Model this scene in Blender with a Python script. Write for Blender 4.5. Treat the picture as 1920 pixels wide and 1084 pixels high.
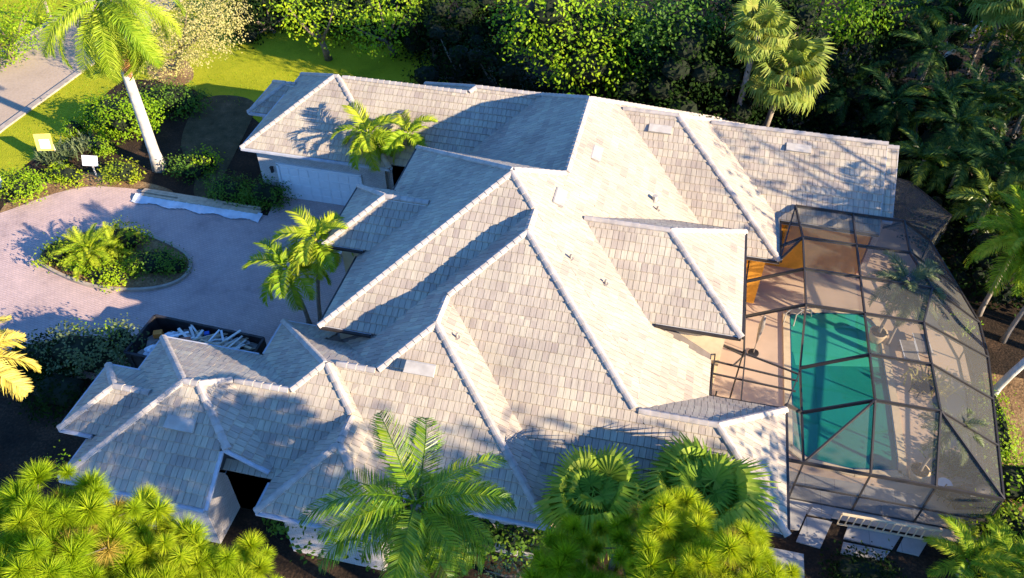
import bpy, bmesh, math, random
import numpy as np
from mathutils import Vector, Matrix
random.seed(7); rng = np.random.default_rng(7)
for o in list(bpy.data.objects): bpy.data.objects.remove(o)
sc = bpy.context.scene; COL = sc.collection
K = 1.3                                   # metres per survey unit of the house plan
# ------------------------------------------------------------------ camera
cd = bpy.data.cameras.new('camera'); cam = bpy.data.objects.new('camera', cd); COL.objects.link(cam)
yaw, pit, rol = -0.21720753, 0.7565259, 0.00860658
fw = Vector((math.sin(yaw)*math.cos(pit), math.cos(yaw)*math.cos(pit), -math.sin(pit)))
rt = Vector((math.cos(yaw), -math.sin(yaw), 0)); up = rt.cross(fw)
r2 = rt*math.cos(rol)+up*math.sin(rol); u2 = up*math.cos(rol)-rt*math.sin(rol)
cam.matrix_world = Matrix(((r2.x,u2.x,-fw.x,0),(r2.y,u2.y,-fw.y,0),(r2.z,u2.z,-fw.z,22.7*K),(0,0,0,1)))
cd.sensor_width = 36; cd.lens = 36*1546.8/1920; cd.clip_end = 2000; cd.clip_start = .5
sc.camera = cam
# ------------------------------------------------------------------ sky and sun
AZ, EL = math.radians(108), math.radians(20.5)      # azimuth from +y towards +x
w = bpy.data.worlds.new('World'); sc.world = w; w.use_nodes = True
nt = w.node_tree; bg = nt.nodes['Background']; sk = nt.nodes.new('ShaderNodeTexSky')
sk.sky_type = 'NISHITA'; sk.sun_disc = False; sk.sun_elevation = EL; sk.sun_rotation = AZ
sk.air_density = 1.0; sk.dust_density = .1; sk.ozone_density = 10.0
nt.links.new(sk.outputs[0], bg.inputs[0]); bg.inputs[1].default_value = 0.13
sl = bpy.data.lights.new('sun','SUN'); so = bpy.data.objects.new('sun', sl); COL.objects.link(so)
sl.energy = 5.0; sl.angle = math.radians(.53); sl.color = (1,.81,.58)
sd = Vector((math.sin(AZ)*math.cos(EL), math.cos(AZ)*math.cos(EL), math.sin(EL)))
so.rotation_euler = sd.to_track_quat('Z','Y').to_euler()
sc.view_settings.view_transform = 'Standard'; sc.view_settings.look = 'None'
sc.view_settings.exposure = 1.68; sc.view_settings.gamma = 1; sc.view_settings.use_curve_mapping = False
sc.render.engine = 'CYCLES'
try: sc.cycles.transparent_max_bounces = 24; sc.cycles.max_bounces = 6
except Exception: pass
# ------------------------------------------------------------------ helpers
def tag(o, label=None, cat=None, group=None, kind=None):
    if label: o['label'] = label
    if cat: o['category'] = cat
    if group: o['group'] = group
    if kind: o['kind'] = kind
    return o
def mkmesh(name, V, F, mat, smooth=False, uv=None):
    me = bpy.data.meshes.new(name); me.from_pydata([tuple(v) for v in V], [], [tuple(f) for f in F]); me.update()
    if mat: me.materials.append(mat)
    if smooth: me.polygons.foreach_set('use_smooth', [True]*len(me.polygons))
    return me
def fastmesh(name, V, n, mat):
    """V: (faces*n,3) array, every face n own corners"""
    V = np.asarray(V, dtype=np.float32).reshape(-1,3); nf = len(V)//n
    me = bpy.data.meshes.new(name); me.vertices.add(len(V)); me.vertices.foreach_set('co', V.ravel())
    me.loops.add(nf*n); me.loops.foreach_set('vertex_index', np.arange(nf*n, dtype=np.int32))
    me.polygons.add(nf); me.polygons.foreach_set('loop_start', np.arange(0, nf*n, n, dtype=np.int32))
    me.polygons.foreach_set('loop_total', np.full(nf, n, dtype=np.int32)); me.update(calc_edges=True)
    me.materials.append(mat); return me
def link(name, me, parent=None, loc=None, rot=None, scale=None):
    o = bpy.data.objects.new(name, me); COL.objects.link(o)
    if parent is not None: o.parent = parent
    if loc is not None: o.location = loc
    if rot is not None: o.rotation_euler = rot
    if scale is not None: o.scale = scale if hasattr(scale,'__len__') else (scale,)*3
    return o
def empty(name, loc, label, cat, group=None, rz=0):
    o = bpy.data.objects.new(name, None); COL.objects.link(o); o.location = loc; o.rotation_euler = (0,0,rz)
    o.empty_display_size = .3
    return tag(o, label, cat, group)
class MB:
    def __init__(s): s.V=[]; s.F=[]
    def poly(s, pts, flip=False):
        b=len(s.V); s.V+= [tuple(p) for p in pts]; s.F.append(tuple(range(b,b+len(pts)))[::-1] if flip else tuple(range(b,b+len(pts))))
    def box(s, c, d, R=None):
        hx,hy,hz=d[0]/2,d[1]/2,d[2]/2; b=len(s.V)
        for x in(-hx,hx):
            for y in(-hy,hy):
                for z in(-hz,hz):
                    v=Vector((x,y,z)); v = (R@v if R else v)+Vector(c); s.V.append(tuple(v))
        for f in((0,1,3,2),(4,6,7,5),(0,4,5,1),(2,3,7,6),(0,2,6,4),(1,5,7,3)): s.F.append(tuple(b+i for i in f))
        return s
    def bar(s, a, b_, wdt, hgt=None, upv=(0,0,1)):
        a=Vector(a); b_=Vector(b_); d=b_-a; L=d.length
        if L<1e-4: return s
        d/=L; u=Vector(upv)
        if abs(d.dot(u))>.98: u=Vector((0,1,0))
        sx=d.cross(u).normalized(); uz=sx.cross(d)
        R=Matrix((d,sx,uz)).transposed(); return s.box((a+b_)/2,(L,wdt,hgt or wdt),R)
    def tube(s, pts, rad, n=8, cap=True):
        rings=[]
        for i,p in enumerate(pts):
            p=Vector(p); q=Vector(pts[min(i+1,len(pts)-1)])-Vector(pts[max(i-1,0)]); q.normalize()
            u=Vector((1,0,0)) if abs(q.x)<.9 else Vector((0,1,0)); a=q.cross(u).normalized(); b=q.cross(a)
            r=rad[i] if hasattr(rad,'__len__') else rad; rings.append(len(s.V))
            for k in range(n):
                t=2*math.pi*k/n; s.V.append(tuple(p+(a*math.cos(t)+b*math.sin(t))*r))
        for i in range(len(rings)-1):
            for k in range(n):
                k2=(k+1)%n; s.F.append((rings[i]+k,rings[i]+k2,rings[i+1]+k2,rings[i+1]+k))
        if cap:
            s.F.append(tuple(rings[0]+k for k in range(n))[::-1]); s.F.append(tuple(rings[-1]+k for k in range(n)))
        return s
    def build(s, name, mat, parent=None, smooth=False, loc=None, rot=None):
        return link(name, mkmesh(name,s.V,s.F,mat,smooth), parent, loc, rot)
# ------------------------------------------------------------------ materials
def nodes(name):
    m = bpy.data.materials.new(name); m.use_nodes = True; n = m.node_tree; b = n.nodes['Principled BSDF']; return m, n, b
def N(n, t, **k):
    x = n.nodes.new('ShaderNode'+t)
    for a,v in k.items():
        if a.startswith('i_'):
            key=a[2:]; x.inputs[int(key) if key.isdigit() else key].default_value = v
        else: setattr(x,a,v)
    return x
def ramp(n, fac, stops):
    r = n.nodes.new('ShaderNodeValToRGB'); e = r.color_ramp.elements
    while len(e)<len(stops): e.new(.5)
    for q,(p,c) in zip(e,stops): q.position=p; q.color=(*c,1)
    n.links.new(fac, r.inputs[0]); return r.outputs[0]
def plain(name, col, rough=.7, metal=0, var=.15, scale=3., bump=0, spec=.3):
    m,n,b = nodes(name); tc=N(n,'TexCoord'); no=N(n,'TexNoise',i_Scale=scale,i_Detail=5.); n.links.new(tc.outputs['Object'],no.inputs['Vector'])
    c=np.array(col); o=ramp(n,no.outputs[0],[(.3,tuple(c*(1-var))),(.7,tuple(np.minimum(c*(1+var),1)))])
    n.links.new(o,b.inputs['Base Color']); b.inputs['Roughness'].default_value=rough; b.inputs['Metallic'].default_value=metal
    b.inputs['Specular IOR Level'].default_value=spec
    if bump:
        bp=N(n,'Bump',i_Strength=bump,i_Distance=.03); no2=N(n,'TexNoise',i_Scale=scale*8,i_Detail=4.); n.links.new(tc.outputs['Object'],no2.inputs['Vector'])
        n.links.new(no2.outputs[0],bp.inputs['Height']); n.links.new(bp.outputs[0],b.inputs['Normal'])
    return m
def leafmat(name, cols, trans=.35, scale=1.2, rough=.5, spec=.12):
    """diffuse + translucent leaf, tone varies by leaf clump and by object"""
    m = bpy.data.materials.new(name); m.use_nodes=True; n=m.node_tree; n.nodes.clear()
    out=N(n,'OutputMaterial'); tc=N(n,'TexCoord'); geo=N(n,'NewGeometry'); oi=N(n,'ObjectInfo')
    no=N(n,'TexNoise',i_Scale=scale,i_Detail=3.); n.links.new(tc.outputs['Object'],no.inputs['Vector'])
    a=N(n,'Math',operation='MULTIPLY',i_1=.28); n.links.new(geo.outputs['Random Per Island'],a.inputs[0])
    a2=N(n,'Math',operation='MULTIPLY_ADD',i_1=.25); n.links.new(oi.outputs['Random'],a2.inputs[0]); n.links.new(a.outputs[0],a2.inputs[2])
    a3=N(n,'Math',operation='MULTIPLY_ADD',i_1=.72); n.links.new(no.outputs[0],a3.inputs[0]); n.links.new(a2.outputs[0],a3.inputs[2])
    st=[(.1+.8*i/(len(cols)-1),c) for i,c in enumerate(cols)]
    col=ramp(n,a3.outputs[0],st)
    p=N(n,'BsdfPrincipled',i_Roughness=rough); p.inputs['Specular IOR Level'].default_value=spec
    t=N(n,'BsdfTranslucent'); mx=N(n,'MixShader',i_0=trans)
    mc=N(n,'Mix',data_type='RGBA',blend_type='MULTIPLY'); mc.inputs[0].default_value=1; mc.inputs[7].default_value=(1.25,1.2,.45,1)
    n.links.new(col,mc.inputs[6]); n.links.new(mc.outputs[2],t.inputs[0]); n.links.new(col,p.inputs['Base Color'])
    n.links.new(p.outputs[0],mx.inputs[1]); n.links.new(t.outputs[0],mx.inputs[2]); n.links.new(mx.outputs[0],out.inputs[0]); return m
def tilemat(name, k=1.0):
    m,n,b = nodes(name); at=N(n,'Attribute',attribute_name='tone'); uv=N(n,'Attribute',attribute_name='tuv')
    mp=N(n,'Mapping'); mp.inputs['Scale'].default_value=(14,1.6,1); n.links.new(uv.outputs['Vector'],mp.inputs['Vector'])
    no=N(n,'TexNoise',i_Scale=1.,i_Detail=4.); n.links.new(mp.outputs[0],no.inputs['Vector'])
    no2=N(n,'TexNoise',i_Scale=.35,i_Detail=4.); n.links.new(uv.outputs['Vector'],no2.inputs['Vector'])
    c=ramp(n,at.outputs['Fac'],[(0,(.315,.27,.235)),(.3,(.365,.318,.265)),(.55,(.41,.365,.295)),(.8,(.445,.405,.315)),(1,(.485,.45,.345))])
    s=ramp(n,no.outputs[0],[(.3,(.82,.81,.80)),(.65,(1.06,1.05,1.04))])
    s2=ramp(n,no2.outputs[0],[(.3,(.80,.79,.80)),(.5,(.97,.96,.95)),(.7,(1.06,1.06,1.04))])
    m1=N(n,'Mix',data_type='RGBA',blend_type='MULTIPLY'); m1.inputs[0].default_value=1; n.links.new(c,m1.inputs[6]); n.links.new(s,m1.inputs[7])
    m2=N(n,'Mix',data_type='RGBA',blend_type='MULTIPLY'); m2.inputs[0].default_value=1; n.links.new(m1.outputs[2],m2.inputs[6]); n.links.new(s2,m2.inputs[7])
    n.links.new(m2.outputs[2],b.inputs['Base Color']); b.inputs['Roughness'].default_value=.85; b.inputs['Specular IOR Level'].default_value=.25
    bp=N(n,'Bump',i_Strength=.35,i_Distance=.01); n.links.new(no.outputs[0],bp.inputs['Height']); n.links.new(bp.outputs[0],b.inputs['Normal'])
    return m
def brickmat(name, c1, c2, mortar, bw, bh, axis='wall', mort=.012, bump=.6):
    m,n,b = nodes(name); tc=N(n,'TexCoord'); br=N(n,'TexBrick',i_Scale=1.)
    br.inputs['Color1'].default_value=(*c1,1); br.inputs['Color2'].default_value=(*c2,1); br.inputs['Mortar'].default_value=(*mortar,1)
    br.inputs['Brick Width'].default_value=bw; br.inputs['Row Height'].default_value=bh; br.inputs['Mortar Size'].default_value=mort; br.inputs['Mortar Smooth'].default_value=.3
    if axis=='wall':
        sx=N(n,'SeparateXYZ'); cx=N(n,'CombineXYZ'); n.links.new(tc.outputs['Object'],sx.inputs[0])
        ad=N(n,'Math',operation='ADD'); n.links.new(sx.outputs[0],ad.inputs[0]); n.links.new(sx.outputs[1],ad.inputs[1])
        n.links.new(ad.outputs[0],cx.inputs[0]); n.links.new(sx.outputs[2],cx.inputs[1]); n.links.new(cx.outputs[0],br.inputs['Vector'])
    else:
        mp=N(n,'Mapping'); mp.inputs['Rotation'].default_value=(0,0,axis); n.links.new(tc.outputs['Object'],mp.inputs[0]); n.links.new(mp.outputs[0],br.inputs['Vector'])
    no=N(n,'TexNoise',i_Scale=.35,i_Detail=9.,i_Roughness=.7); n.links.new(tc.outputs['Object'],no.inputs['Vector'])
    f=ramp(n,no.outputs[0],[(.3,(.60,.60,.63)),(.45,(.9,.89,.88)),(.55,(1.0,.99,.97)),(.72,(1.18,1.15,1.1))]); mx=N(n,'Mix',data_type='RGBA',blend_type='MULTIPLY'); mx.inputs[0].default_value=1
    n.links.new(br.outputs[0],mx.inputs[6]); n.links.new(f,mx.inputs[7]); n.links.new(mx.outputs[2],b.inputs['Base Color'])
    b.inputs['Roughness'].default_value=.85
    bp=N(n,'Bump',i_Strength=bump,i_Distance=.02,invert=True); n.links.new(br.outputs['Fac'],bp.inputs['Height']); n.links.new(bp.outputs[0],b.inputs['Normal'])
    return m
def groundmat(name, stops, scale=.5, fine=12., bump=.5):
    m,n,b = nodes(name); tc=N(n,'TexCoord'); a=N(n,'TexNoise',i_Scale=scale,i_Detail=8.,i_Roughness=.65); f=N(n,'TexNoise',i_Scale=fine,i_Detail=5.)
    n.links.new(tc.outputs['Object'],a.inputs['Vector']); n.links.new(tc.outputs['Object'],f.inputs['Vector'])
    ad=N(n,'Math',operation='MULTIPLY_ADD',i_1=.45); n.links.new(f.outputs[0],ad.inputs[0]); sb=N(n,'Math',operation='MULTIPLY',i_1=.6); n.links.new(a.outputs[0],sb.inputs[0]); n.links.new(sb.outputs[0],ad.inputs[2])
    n.links.new(ramp(n,ad.outputs[0],stops),b.inputs['Base Color']); b.inputs['Roughness'].default_value=.95; b.inputs['Specular IOR Level'].default_value=.1
    bp=N(n,'Bump',i_Strength=bump,i_Distance=.05); n.links.new(f.outputs[0],bp.inputs['Height']); n.links.new(bp.outputs[0],b.inputs['Normal']); return m
M = {}
M['tile']=tilemat('roof_tile_concrete')
M['cap']=plain('ridge_cap_concrete',(.38,.345,.31),.85,var=.2,scale=2.5)
M['mortar']=plain('mortar_white',(.62,.6,.56),.9)
M['deck']=plain('roof_underlay',(.12,.105,.10),.9)
M['fascia']=plain('fascia_paint',(.42,.44,.48),.6)
M['gutter']=plain('bronze_gutter',(.045,.04,.037),.4,.3)
M['soffit']=plain('soffit_paint',(.5,.42,.3),.8)
M['brick']=brickmat('white_painted_brick',(.62,.58,.55),(.52,.48,.45),(.36,.33,.31),.2,.075)
M['stucco']=plain('orange_stucco',(.72,.33,.04),.8,var=.12,bump=.2)
M['cream']=plain('cream_stucco',(.62,.50,.32),.8,var=.1,bump=.2)
M['white']=plain('white_paint',(.72,.73,.74),.5,var=.04)
M['vent']=plain('vent_metal',(.40,.375,.33),.7,.0)
M['dark']=plain('dark_void',(.02,.02,.02),.9)
M['glass']=plain('window_glass',(.03,.04,.05),.08,var=.1,spec=.8)
M['paver']=brickmat('driveway_paver',(.50,.37,.335),(.45,.335,.305),(.345,.265,.245),.24,.13,.16,.012,.6)
M['pdeck']=plain('pool_deck',(.56,.42,.30),.8,var=.1,scale=.6,bump=.1)
M['bpav']=brickmat('pool_deck_slab',(.33,.325,.31),(.29,.285,.275),(.15,.15,.15),1.2,1.2,0.0,.012,.3)
M['road']=groundmat('road_asphalt',[(.3,(.30,.235,.17)),(.5,(.38,.30,.22)),(.7,(.44,.35,.26))],.25,6,.2)
M['kerb']=plain('kerb_concrete',(.34,.29,.23),.9,var=.2)
M['mulch']=groundmat('mulch_soil',[(.35,(.012,.010,.008)),(.55,(.035,.024,.016)),(.75,(.10,.06,.035))],.6,9,.8)
M['litter']=groundmat('leaf_litter',[(.35,(.07,.05,.025)),(.5,(.20,.12,.06)),(.7,(.34,.24,.12))],.5,8,.8)
M['lawn']=groundmat('lawn_grass',[(.35,(.17,.21,.008)),(.52,(.29,.31,.012)),(.7,(.38,.37,.02))],.35,16,.9)
M['path']=groundmat('garden_path',[(.35,(.035,.035,.016)),(.55,(.075,.065,.035)),(.7,(.14,.115,.07))],1.2,22,.8)
M['bark']=plain('bark',(.17,.13,.10),.9,var=.35,scale=5,bump=.6)
M['palmbark']=plain('palm_bark',(.26,.22,.18),.85,var=.25,scale=6,bump=.5)
M['royal']=plain('royal_palm_trunk',(.44,.42,.37),.8,var=.28,scale=2.5,bump=.4)
M['shaft']=plain('crownshaft',(.22,.30,.07),.4,var=.1)
M['adshaft']=plain('orange_crownshaft',(.45,.30,.06),.45,var=.2)
M['bronze']=plain('bronze_aluminium',(.04,.037,.036),.5,.0,var=.1,spec=.25)
M['rust']=plain('dumpster_steel',(.035,.033,.035),.6,.3,var=.5,scale=2)
M['wood']=plain('bare_lumber',(.48,.38,.26),.8,var=.2,scale=4)
M['wood2']=plain('painted_lumber',(.62,.60,.55),.7,var=.15,scale=4)
M['wood3']=plain('grey_lumber',(.27,.24,.21),.85,var=.25,scale=4)
M['plastic']=plain('plastic_sheet',(.62,.66,.70),.35,var=.15,scale=2,bump=.6)
M['yellow']=plain('yellow_board',(.75,.55,.12),.6)
M['blue']=plain('blue_tarp',(.03,.12,.5),.5)
M['orange']=plain('orange_box',(.6,.22,.04),.6)
M['red']=plain('clay_red',(.4,.14,.08),.7)
M['frondlit']=leafmat('palm_frond_green',[(.05,.14,.008),(.14,.27,.012),(.28,.38,.02),(.46,.47,.04)],.35)
M['coco']=leafmat('coconut_frond',[(.012,.05,.004),(.045,.13,.006),(.14,.27,.01),(.42,.47,.02)],.3,.8,.35,.3)
M['fan']=leafmat('fan_palm_leaf',[(.03,.09,.01),(.09,.19,.015),(.2,.32,.025),(.36,.42,.05)],.35)
M['sabal']=leafmat('cabbage_palm_leaf',[(.04,.09,.02),(.12,.2,.03),(.24,.3,.05),(.34,.33,.08)],.3)
M['royalf']=leafmat('royal_frond',[(.06,.14,.01),(.14,.26,.015),(.27,.37,.02),(.4,.44,.05)],.35)
M['dkpalm']=leafmat('shade_palm_leaf',[(.005,.018,.006),(.012,.04,.01),(.04,.095,.02),(.15,.23,.04)],.3)  # frond colours darkened to carry the thicket's shade
M['thick']=leafmat('thicket_shade_leaf',[(.005,.018,.004),(.014,.042,.006),(.06,.12,.01),(.30,.36,.03)],.3,.8,.35,.3)  # coconut frond colours taken down to near black as painted thicket shade
M['yelpalm']=leafmat('yellowing_palm_leaf',[(.35,.3,.03),(.5,.42,.05),(.62,.5,.09),(.7,.58,.16)],.3)
M['dead']=plain('dead_frond',(.30,.14,.05),.9,var=.3)
M['brownf']=leafmat('brown_dead_leaf',[(.10,.06,.03),(.2,.12,.06),(.28,.19,.1)],.15)
M['pine']=leafmat('pine_needle',[(.06,.14,.004),(.15,.27,.007),(.29,.40,.010),(.47,.52,.025)],.36,1.2)
M['dryn']=leafmat('dry_needle',[(.12,.10,.02),(.25,.20,.03),(.38,.28,.05),(.42,.36,.05)],.3,1.2)
M['leafA']=leafmat('leaf_bright',[(.035,.11,.004),(.11,.23,.006),(.20,.33,.010),(.34,.42,.015)],.36)
M['leafB']=leafmat('leaf_mid',[(.03,.08,.004),(.09,.18,.008),(.19,.28,.014),(.32,.36,.022)],.33)
M['leafD']=leafmat('leaf_shade_dark',[(.002,.006,.002),(.004,.012,.002),(.009,.024,.004),(.03,.055,.008)],.1,1.2,.7,.04)  # near-black leaves: the shade of the wood is put into the colour
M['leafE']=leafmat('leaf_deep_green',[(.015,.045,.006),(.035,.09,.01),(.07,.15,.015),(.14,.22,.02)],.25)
M['leafO']=leafmat('leaf_olive',[(.16,.17,.03),(.28,.27,.07),(.42,.38,.15),(.55,.48,.26)],.3)
M['leafG']=leafmat('leaf_greygreen',[(.04,.07,.03),(.08,.12,.05),(.14,.18,.08),(.2,.24,.12)],.3)
M['pot']=plain('planter_tan',(.55,.42,.26),.8)
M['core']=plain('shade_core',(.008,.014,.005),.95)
def screenmat():
    m=bpy.data.materials.new('insect_screen'); m.use_nodes=True; n=m.node_tree; n.nodes.clear(); out=N(n,'OutputMaterial')
    lw=N(n,'LayerWeight',i_Blend=.3); mr=N(n,'MapRange'); mr.inputs['From Min'].default_value=0; mr.inputs['From Max'].default_value=1
    mr.inputs['To Min'].default_value=.31; mr.inputs['To Max'].default_value=.6; n.links.new(lw.outputs['Facing'],mr.inputs[0])
    t=N(n,'BsdfTransparent'); d=N(n,'BsdfDiffuse'); d.inputs[0].default_value=(.13,.13,.12,1); mx=N(n,'MixShader')
    n.links.new(mr.outputs[0],mx.inputs[0]); n.links.new(t.outputs[0],mx.inputs[1]); n.links.new(d.outputs[0],mx.inputs[2]); n.links.new(mx.outputs[0],out.inputs[0]); return m
M['screen']=screenmat()
def watermat():
    m=bpy.data.materials.new('pool_water'); m.use_nodes=True; n=m.node_tree; n.nodes.clear(); out=N(n,'OutputMaterial')
    t=N(n,'BsdfTransparent'); t.inputs[0].default_value=(.6,1,.95,1); g=N(n,'BsdfGlossy',i_Roughness=.03); lw=N(n,'LayerWeight',i_Blend=.5); fr=N(n,'MapRange'); fr.inputs['From Min'].default_value=.2; fr.inputs['To Min'].default_value=.03; fr.inputs['To Max'].default_value=.4; n.links.new(lw.outputs['Facing'],fr.inputs[0]); mx=N(n,'MixShader')
    no=N(n,'TexNoise',i_Scale=3.,i_Detail=2.); bp=N(n,'Bump',i_Strength=.25,i_Distance=.06); n.links.new(no.outputs[0],bp.inputs['Height']); n.links.new(bp.outputs[0],g.inputs['Normal']); pass
    n.links.new(fr.outputs[0],mx.inputs[0]); n.links.new(t.outputs[0],mx.inputs[1]); n.links.new(g.outputs[0],mx.inputs[2]); n.links.new(mx.outputs[0],out.inputs[0]); return m
M['water']=watermat()
M['plaster']=plain('pool_plaster',(.12,.40,.28),.7,var=.12,scale=.5)
M['plasterd']=plain('pool_plaster_deep',(.03,.21,.175),.7,var=.12,scale=.5)
# ------------------------------------------------------------------ the ground
def sheet(name, pts, z, mat, kind='structure', parent=None):
    me=mkmesh(name,[(x,y,z) for x,y in pts],[tuple(range(len(pts)))],mat); me.validate()
    if me.polygons[0].normal.z<0: me.flip_normals()
    o=link(name,me,parent)
    if kind: o['kind']=kind
    return o
def smoothpoly(P, it=3):
    for _ in range(it):
        Q=[]
        for i in range(len(P)):
            a=P[i]; b=P[(i+1)%len(P)]; Q+=[(a[0]*.75+b[0]*.25,a[1]*.75+b[1]*.25),(a[0]*.25+b[0]*.75,a[1]*.25+b[1]*.75)]
        P=Q
    return P
sheet('ground',[(-300,-200),(300,-200),(300,400),(-300,400)],0,M['mulch'])
road=sheet('road',[(-49.2,-60),(-42.6,-60),(-42.6,37.85),(-42.0,47),(-41,60),(-38,90),(-36,160),(-43,160),(-45,90),(-48.2,56),(-49.1,46),(-49.3,37)],.03,M['road'])
def strip(name,pts,wd,h,mat,kind='structure'):
    m=MB()
    for a,b in zip(pts[:-1],pts[1:]): m.bar((*a,h/2),(*b,h/2),wd,h)
    o=m.build(name,mat); o['kind']=kind; return o
strip('kerb',[(-42.4,-40),(-42.4,37.85),(-41.8,47),(-40.8,60),(-37.8,90)],.45,.13,M['kerb'])
strip('kerb',[(-49.4,-40),(-49.5,37.85),(-49.3,46),(-48.4,56),(-45.2,90)],.45,.13,M['kerb'])
sheet('lawn',[(-42.2,20),(-42.2,37.85),(-41.6,47),(-40.6,60),(-38,75),(-22,75),(-18,53),(-14,48),(-24,40.5),(-28.35,43.62),(-31.63,44.63),(-34.71,46.16),(-38.36,45.29),(-38.47,41.57),(-37.34,37.50),(-38.33,35.13),(-38.36,33.38),(-38.60,32.49),(-41,25)],.02,M['lawn'])
sheet('lawn',[(-49.6,20),(-49.6,60),(-70,75),(-70,20)],.02,M['lawn'])
sheet('garden_path',smoothpoly([(-31.80,44.96),(-27.73,45.20),(-26.97,41.57),(-26.19,37.41),(-25.62,33.93),(-26.76,33.82),(-27.62,35.92),(-30.11,38.28),(-31.34,41.54)]),.032,M['path'])
sheet('dirt_patch',smoothpoly([(-38.14,47.73),(-35.74,49.55),(-33.24,46.51),(-34.14,45.15),(-36.35,45.77)]),.036,M['litter'])
sheet('dirt_border',smoothpoly([(-37.23,30.67),(-36.30,33.31),(-34.46,34.87),(-32.42,34.79),(-28.12,34.41),(-27.90,33.39),(-32.13,32.93),(-34.54,31.30),(-36.10,29.17)]),.024,M['litter'])
sheet('driveway',smoothpoly([(-55,16),(-44,22),(-36.68,29.93),(-35.11,32.12),(-33.75,33.25),(-32.12,33.74),(-27.88,33.98),(-21.68,33.05),(-21.82,33.93),(-21.9,35.3),(-14.5,35.3),(-12,30),(-12,21),(-20,20.4),(-26,20),(-32,17)],1),.04,M['paver'])
sheet('garden_soil',[(15.6,19),(20,18),(21,30),(16.2,30)],.02,M['litter'])
# ------------------------------------------------------------------ the house
SL=.634; Z0=2.7*K
C=dict(L2=11.322,R2=-7.083,N2=-16.918,N1=-17.059,B1a=21.047,Lx=7.435,B1b=21.381,L7=5.63,RU=1.561,B8=18.153,L8=7.558,N8=-8.941,N5=-15.475,B5=21.143,R4=2.965,N6=-17.036,B6=21.061,
 L9=8.598,N9=-10.838,B9=16.311,L10=6.341,N10=-8.232,B21=10.987,R22=3.023,R11=-1.0,N11=-7.47,B12=11.013,L13=7.426,N13=-7.27,R14=-3.631,B17=9.995,R15=-5.854,N18=-6.453,L19=9.695,L16=5.976,N20=-6.626,
 N23=-10.513,B24=16.62,R25=3.381,L26=10.494,N26=-7.091,B26=9.185,L3=11.678,N3=-19.994,B3=20.427,N6b=-17.16,B6b=20.94)
DIR={'N':(0,1),'B':(0,-1),'R':(-1,0),'L':(1,0)}       # uphill direction of each plane in plan
def pz(q,u,v): d=DIR[q[0]]; return C[q]+SL*(d[0]*u+d[1]*v)
def clip(P,a,b,c):
    """keep a*x+b*y+c>=0"""
    R=[]
    for i in range(len(P)):
        p=P[i]; q=P[(i+1)%len(P)]; dp=a*p[0]+b*p[1]+c; dq=a*q[0]+b*q[1]+c
        if dp>=0: R.append(p)
        if (dp>=0)!=(dq>=0): t=dp/(dp-dq); R.append((p[0]+(q[0]-p[0])*t,p[1]+(q[1]-p[1])*t))
    return R
def area(P): return .5*abs(sum(P[i][0]*P[(i+1)%len(P)][1]-P[(i+1)%len(P)][0]*P[i][1] for i in range(len(P)))) if len(P)>2 else 0
def dedupe(P):
    R=[]
    for p in P:
        if not R or math.hypot(p[0]-R[-1][0],p[1]-R[-1][1])>1e-4: R.append(p)
    if len(R)>1 and math.hypot(R[0][0]-R[-1][0],R[0][1]-R[-1][1])<=1e-4: R.pop()
    return R
def ccw(P):
    a=sum(P[i][0]*P[(i+1)%len(P)][1]-P[(i+1)%len(P)][0]*P[i][1] for i in range(len(P))); return P if a>0 else P[::-1]
BL=[ # name, planes, eave, (umin,umax,vmin,vmax)
 ('garage',['L2','R2','N2','B1a'],0,(-30,20,0,60)),
 ('shed',['L3','N3','B3'],-.691,(-30,-15.5,0,60)),
 ('north_a',['N1','B1a'],0,(-14.3,-6,0,60)),
 ('north_b',['N1','B1b','Lx'],0,(-12,-2.4,0,60)),
 ('centre',['L7','RU','B1b'],0,(-30,20,22.3,60)),
 ('hall',['L8','RU','N8','B8'],1.379,(-30,20,0,60)),
 ('front_a',['L10','RU','N10'],0,(-30,20,0,16.9)),
 ('front_b',['L10','RU','N10'],0,(-7.9,20,16.9,22.3)),
 ('wing',['N23','B24','R25'],1.379,(-2.7,20,0,60)),
 ('south_east',['N10','B21','R22'],0,(-.1,20,0,60)),
 ('bay_a',['L10','R11','N11'],0,(-30,20,0,17.3)),
 ('link',['N11','B12'],0,(-8.9,-6,0,60)),
 ('bay_b',['L13','R14','N13','B12'],0,(-30,20,0,60)),
 ('west_a',['L19','R15','N18','B17'],0,(-30,-10.85,0,60)),
 ('west_b',['L19','R15','N18','B17'],0,(-10.85,20,11.62,60)),
 ('west_link',['N13','B17'],0,(-11.9,-8.4,0,60)),
 ('bay_c',['L16','R14','N20'],0,(-30,20,0,13.5)),
 ('west_bay',['L26','N26','B26'],.252,(-30,-12.5,0,60)),
 ('porch',['L9','N9','B9'],1.65,(-30,-7.6,0,60)),
 ('east',['N5','B5','R4'],0,(-3,20,0,60)),
 ('north_east',['N6','B6'],0,(1.,8.40,0,60)),
 ('gable_end',['N6b','B6b'],.25,(8.40,8.86,0,60)),
]
def footprint(b):
    n,pl,e,(a,c,d,f)=b; P=[(a,d),(c,d),(c,f),(a,f)]
    for q in pl:
        k=DIR[q[0]]; P=clip(P,SL*k[0],SL*k[1],C[q]-e)
    return P
BLK=[]
for b in BL:
    fp=footprint(b); us=[p[0] for p in fp]; vs=[p[1] for p in fp]
    BLK.append(dict(name=b[0],pl=b[1],e=b[2],fp=ccw(fp),bb=(min(us),max(us),min(vs),max(vs))))
def bz(b,u,v,tol=0):
    a,c,d,f=b['bb']
    if u<a-tol or u>c+tol or v<d-tol or v>f+tol: return -9
    return min(pz(q,u,v) for q in b['pl'])
def env(u,v,skip=None): return max((bz(b,u,v) for b in BLK if b is not skip),default=-9)
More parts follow.
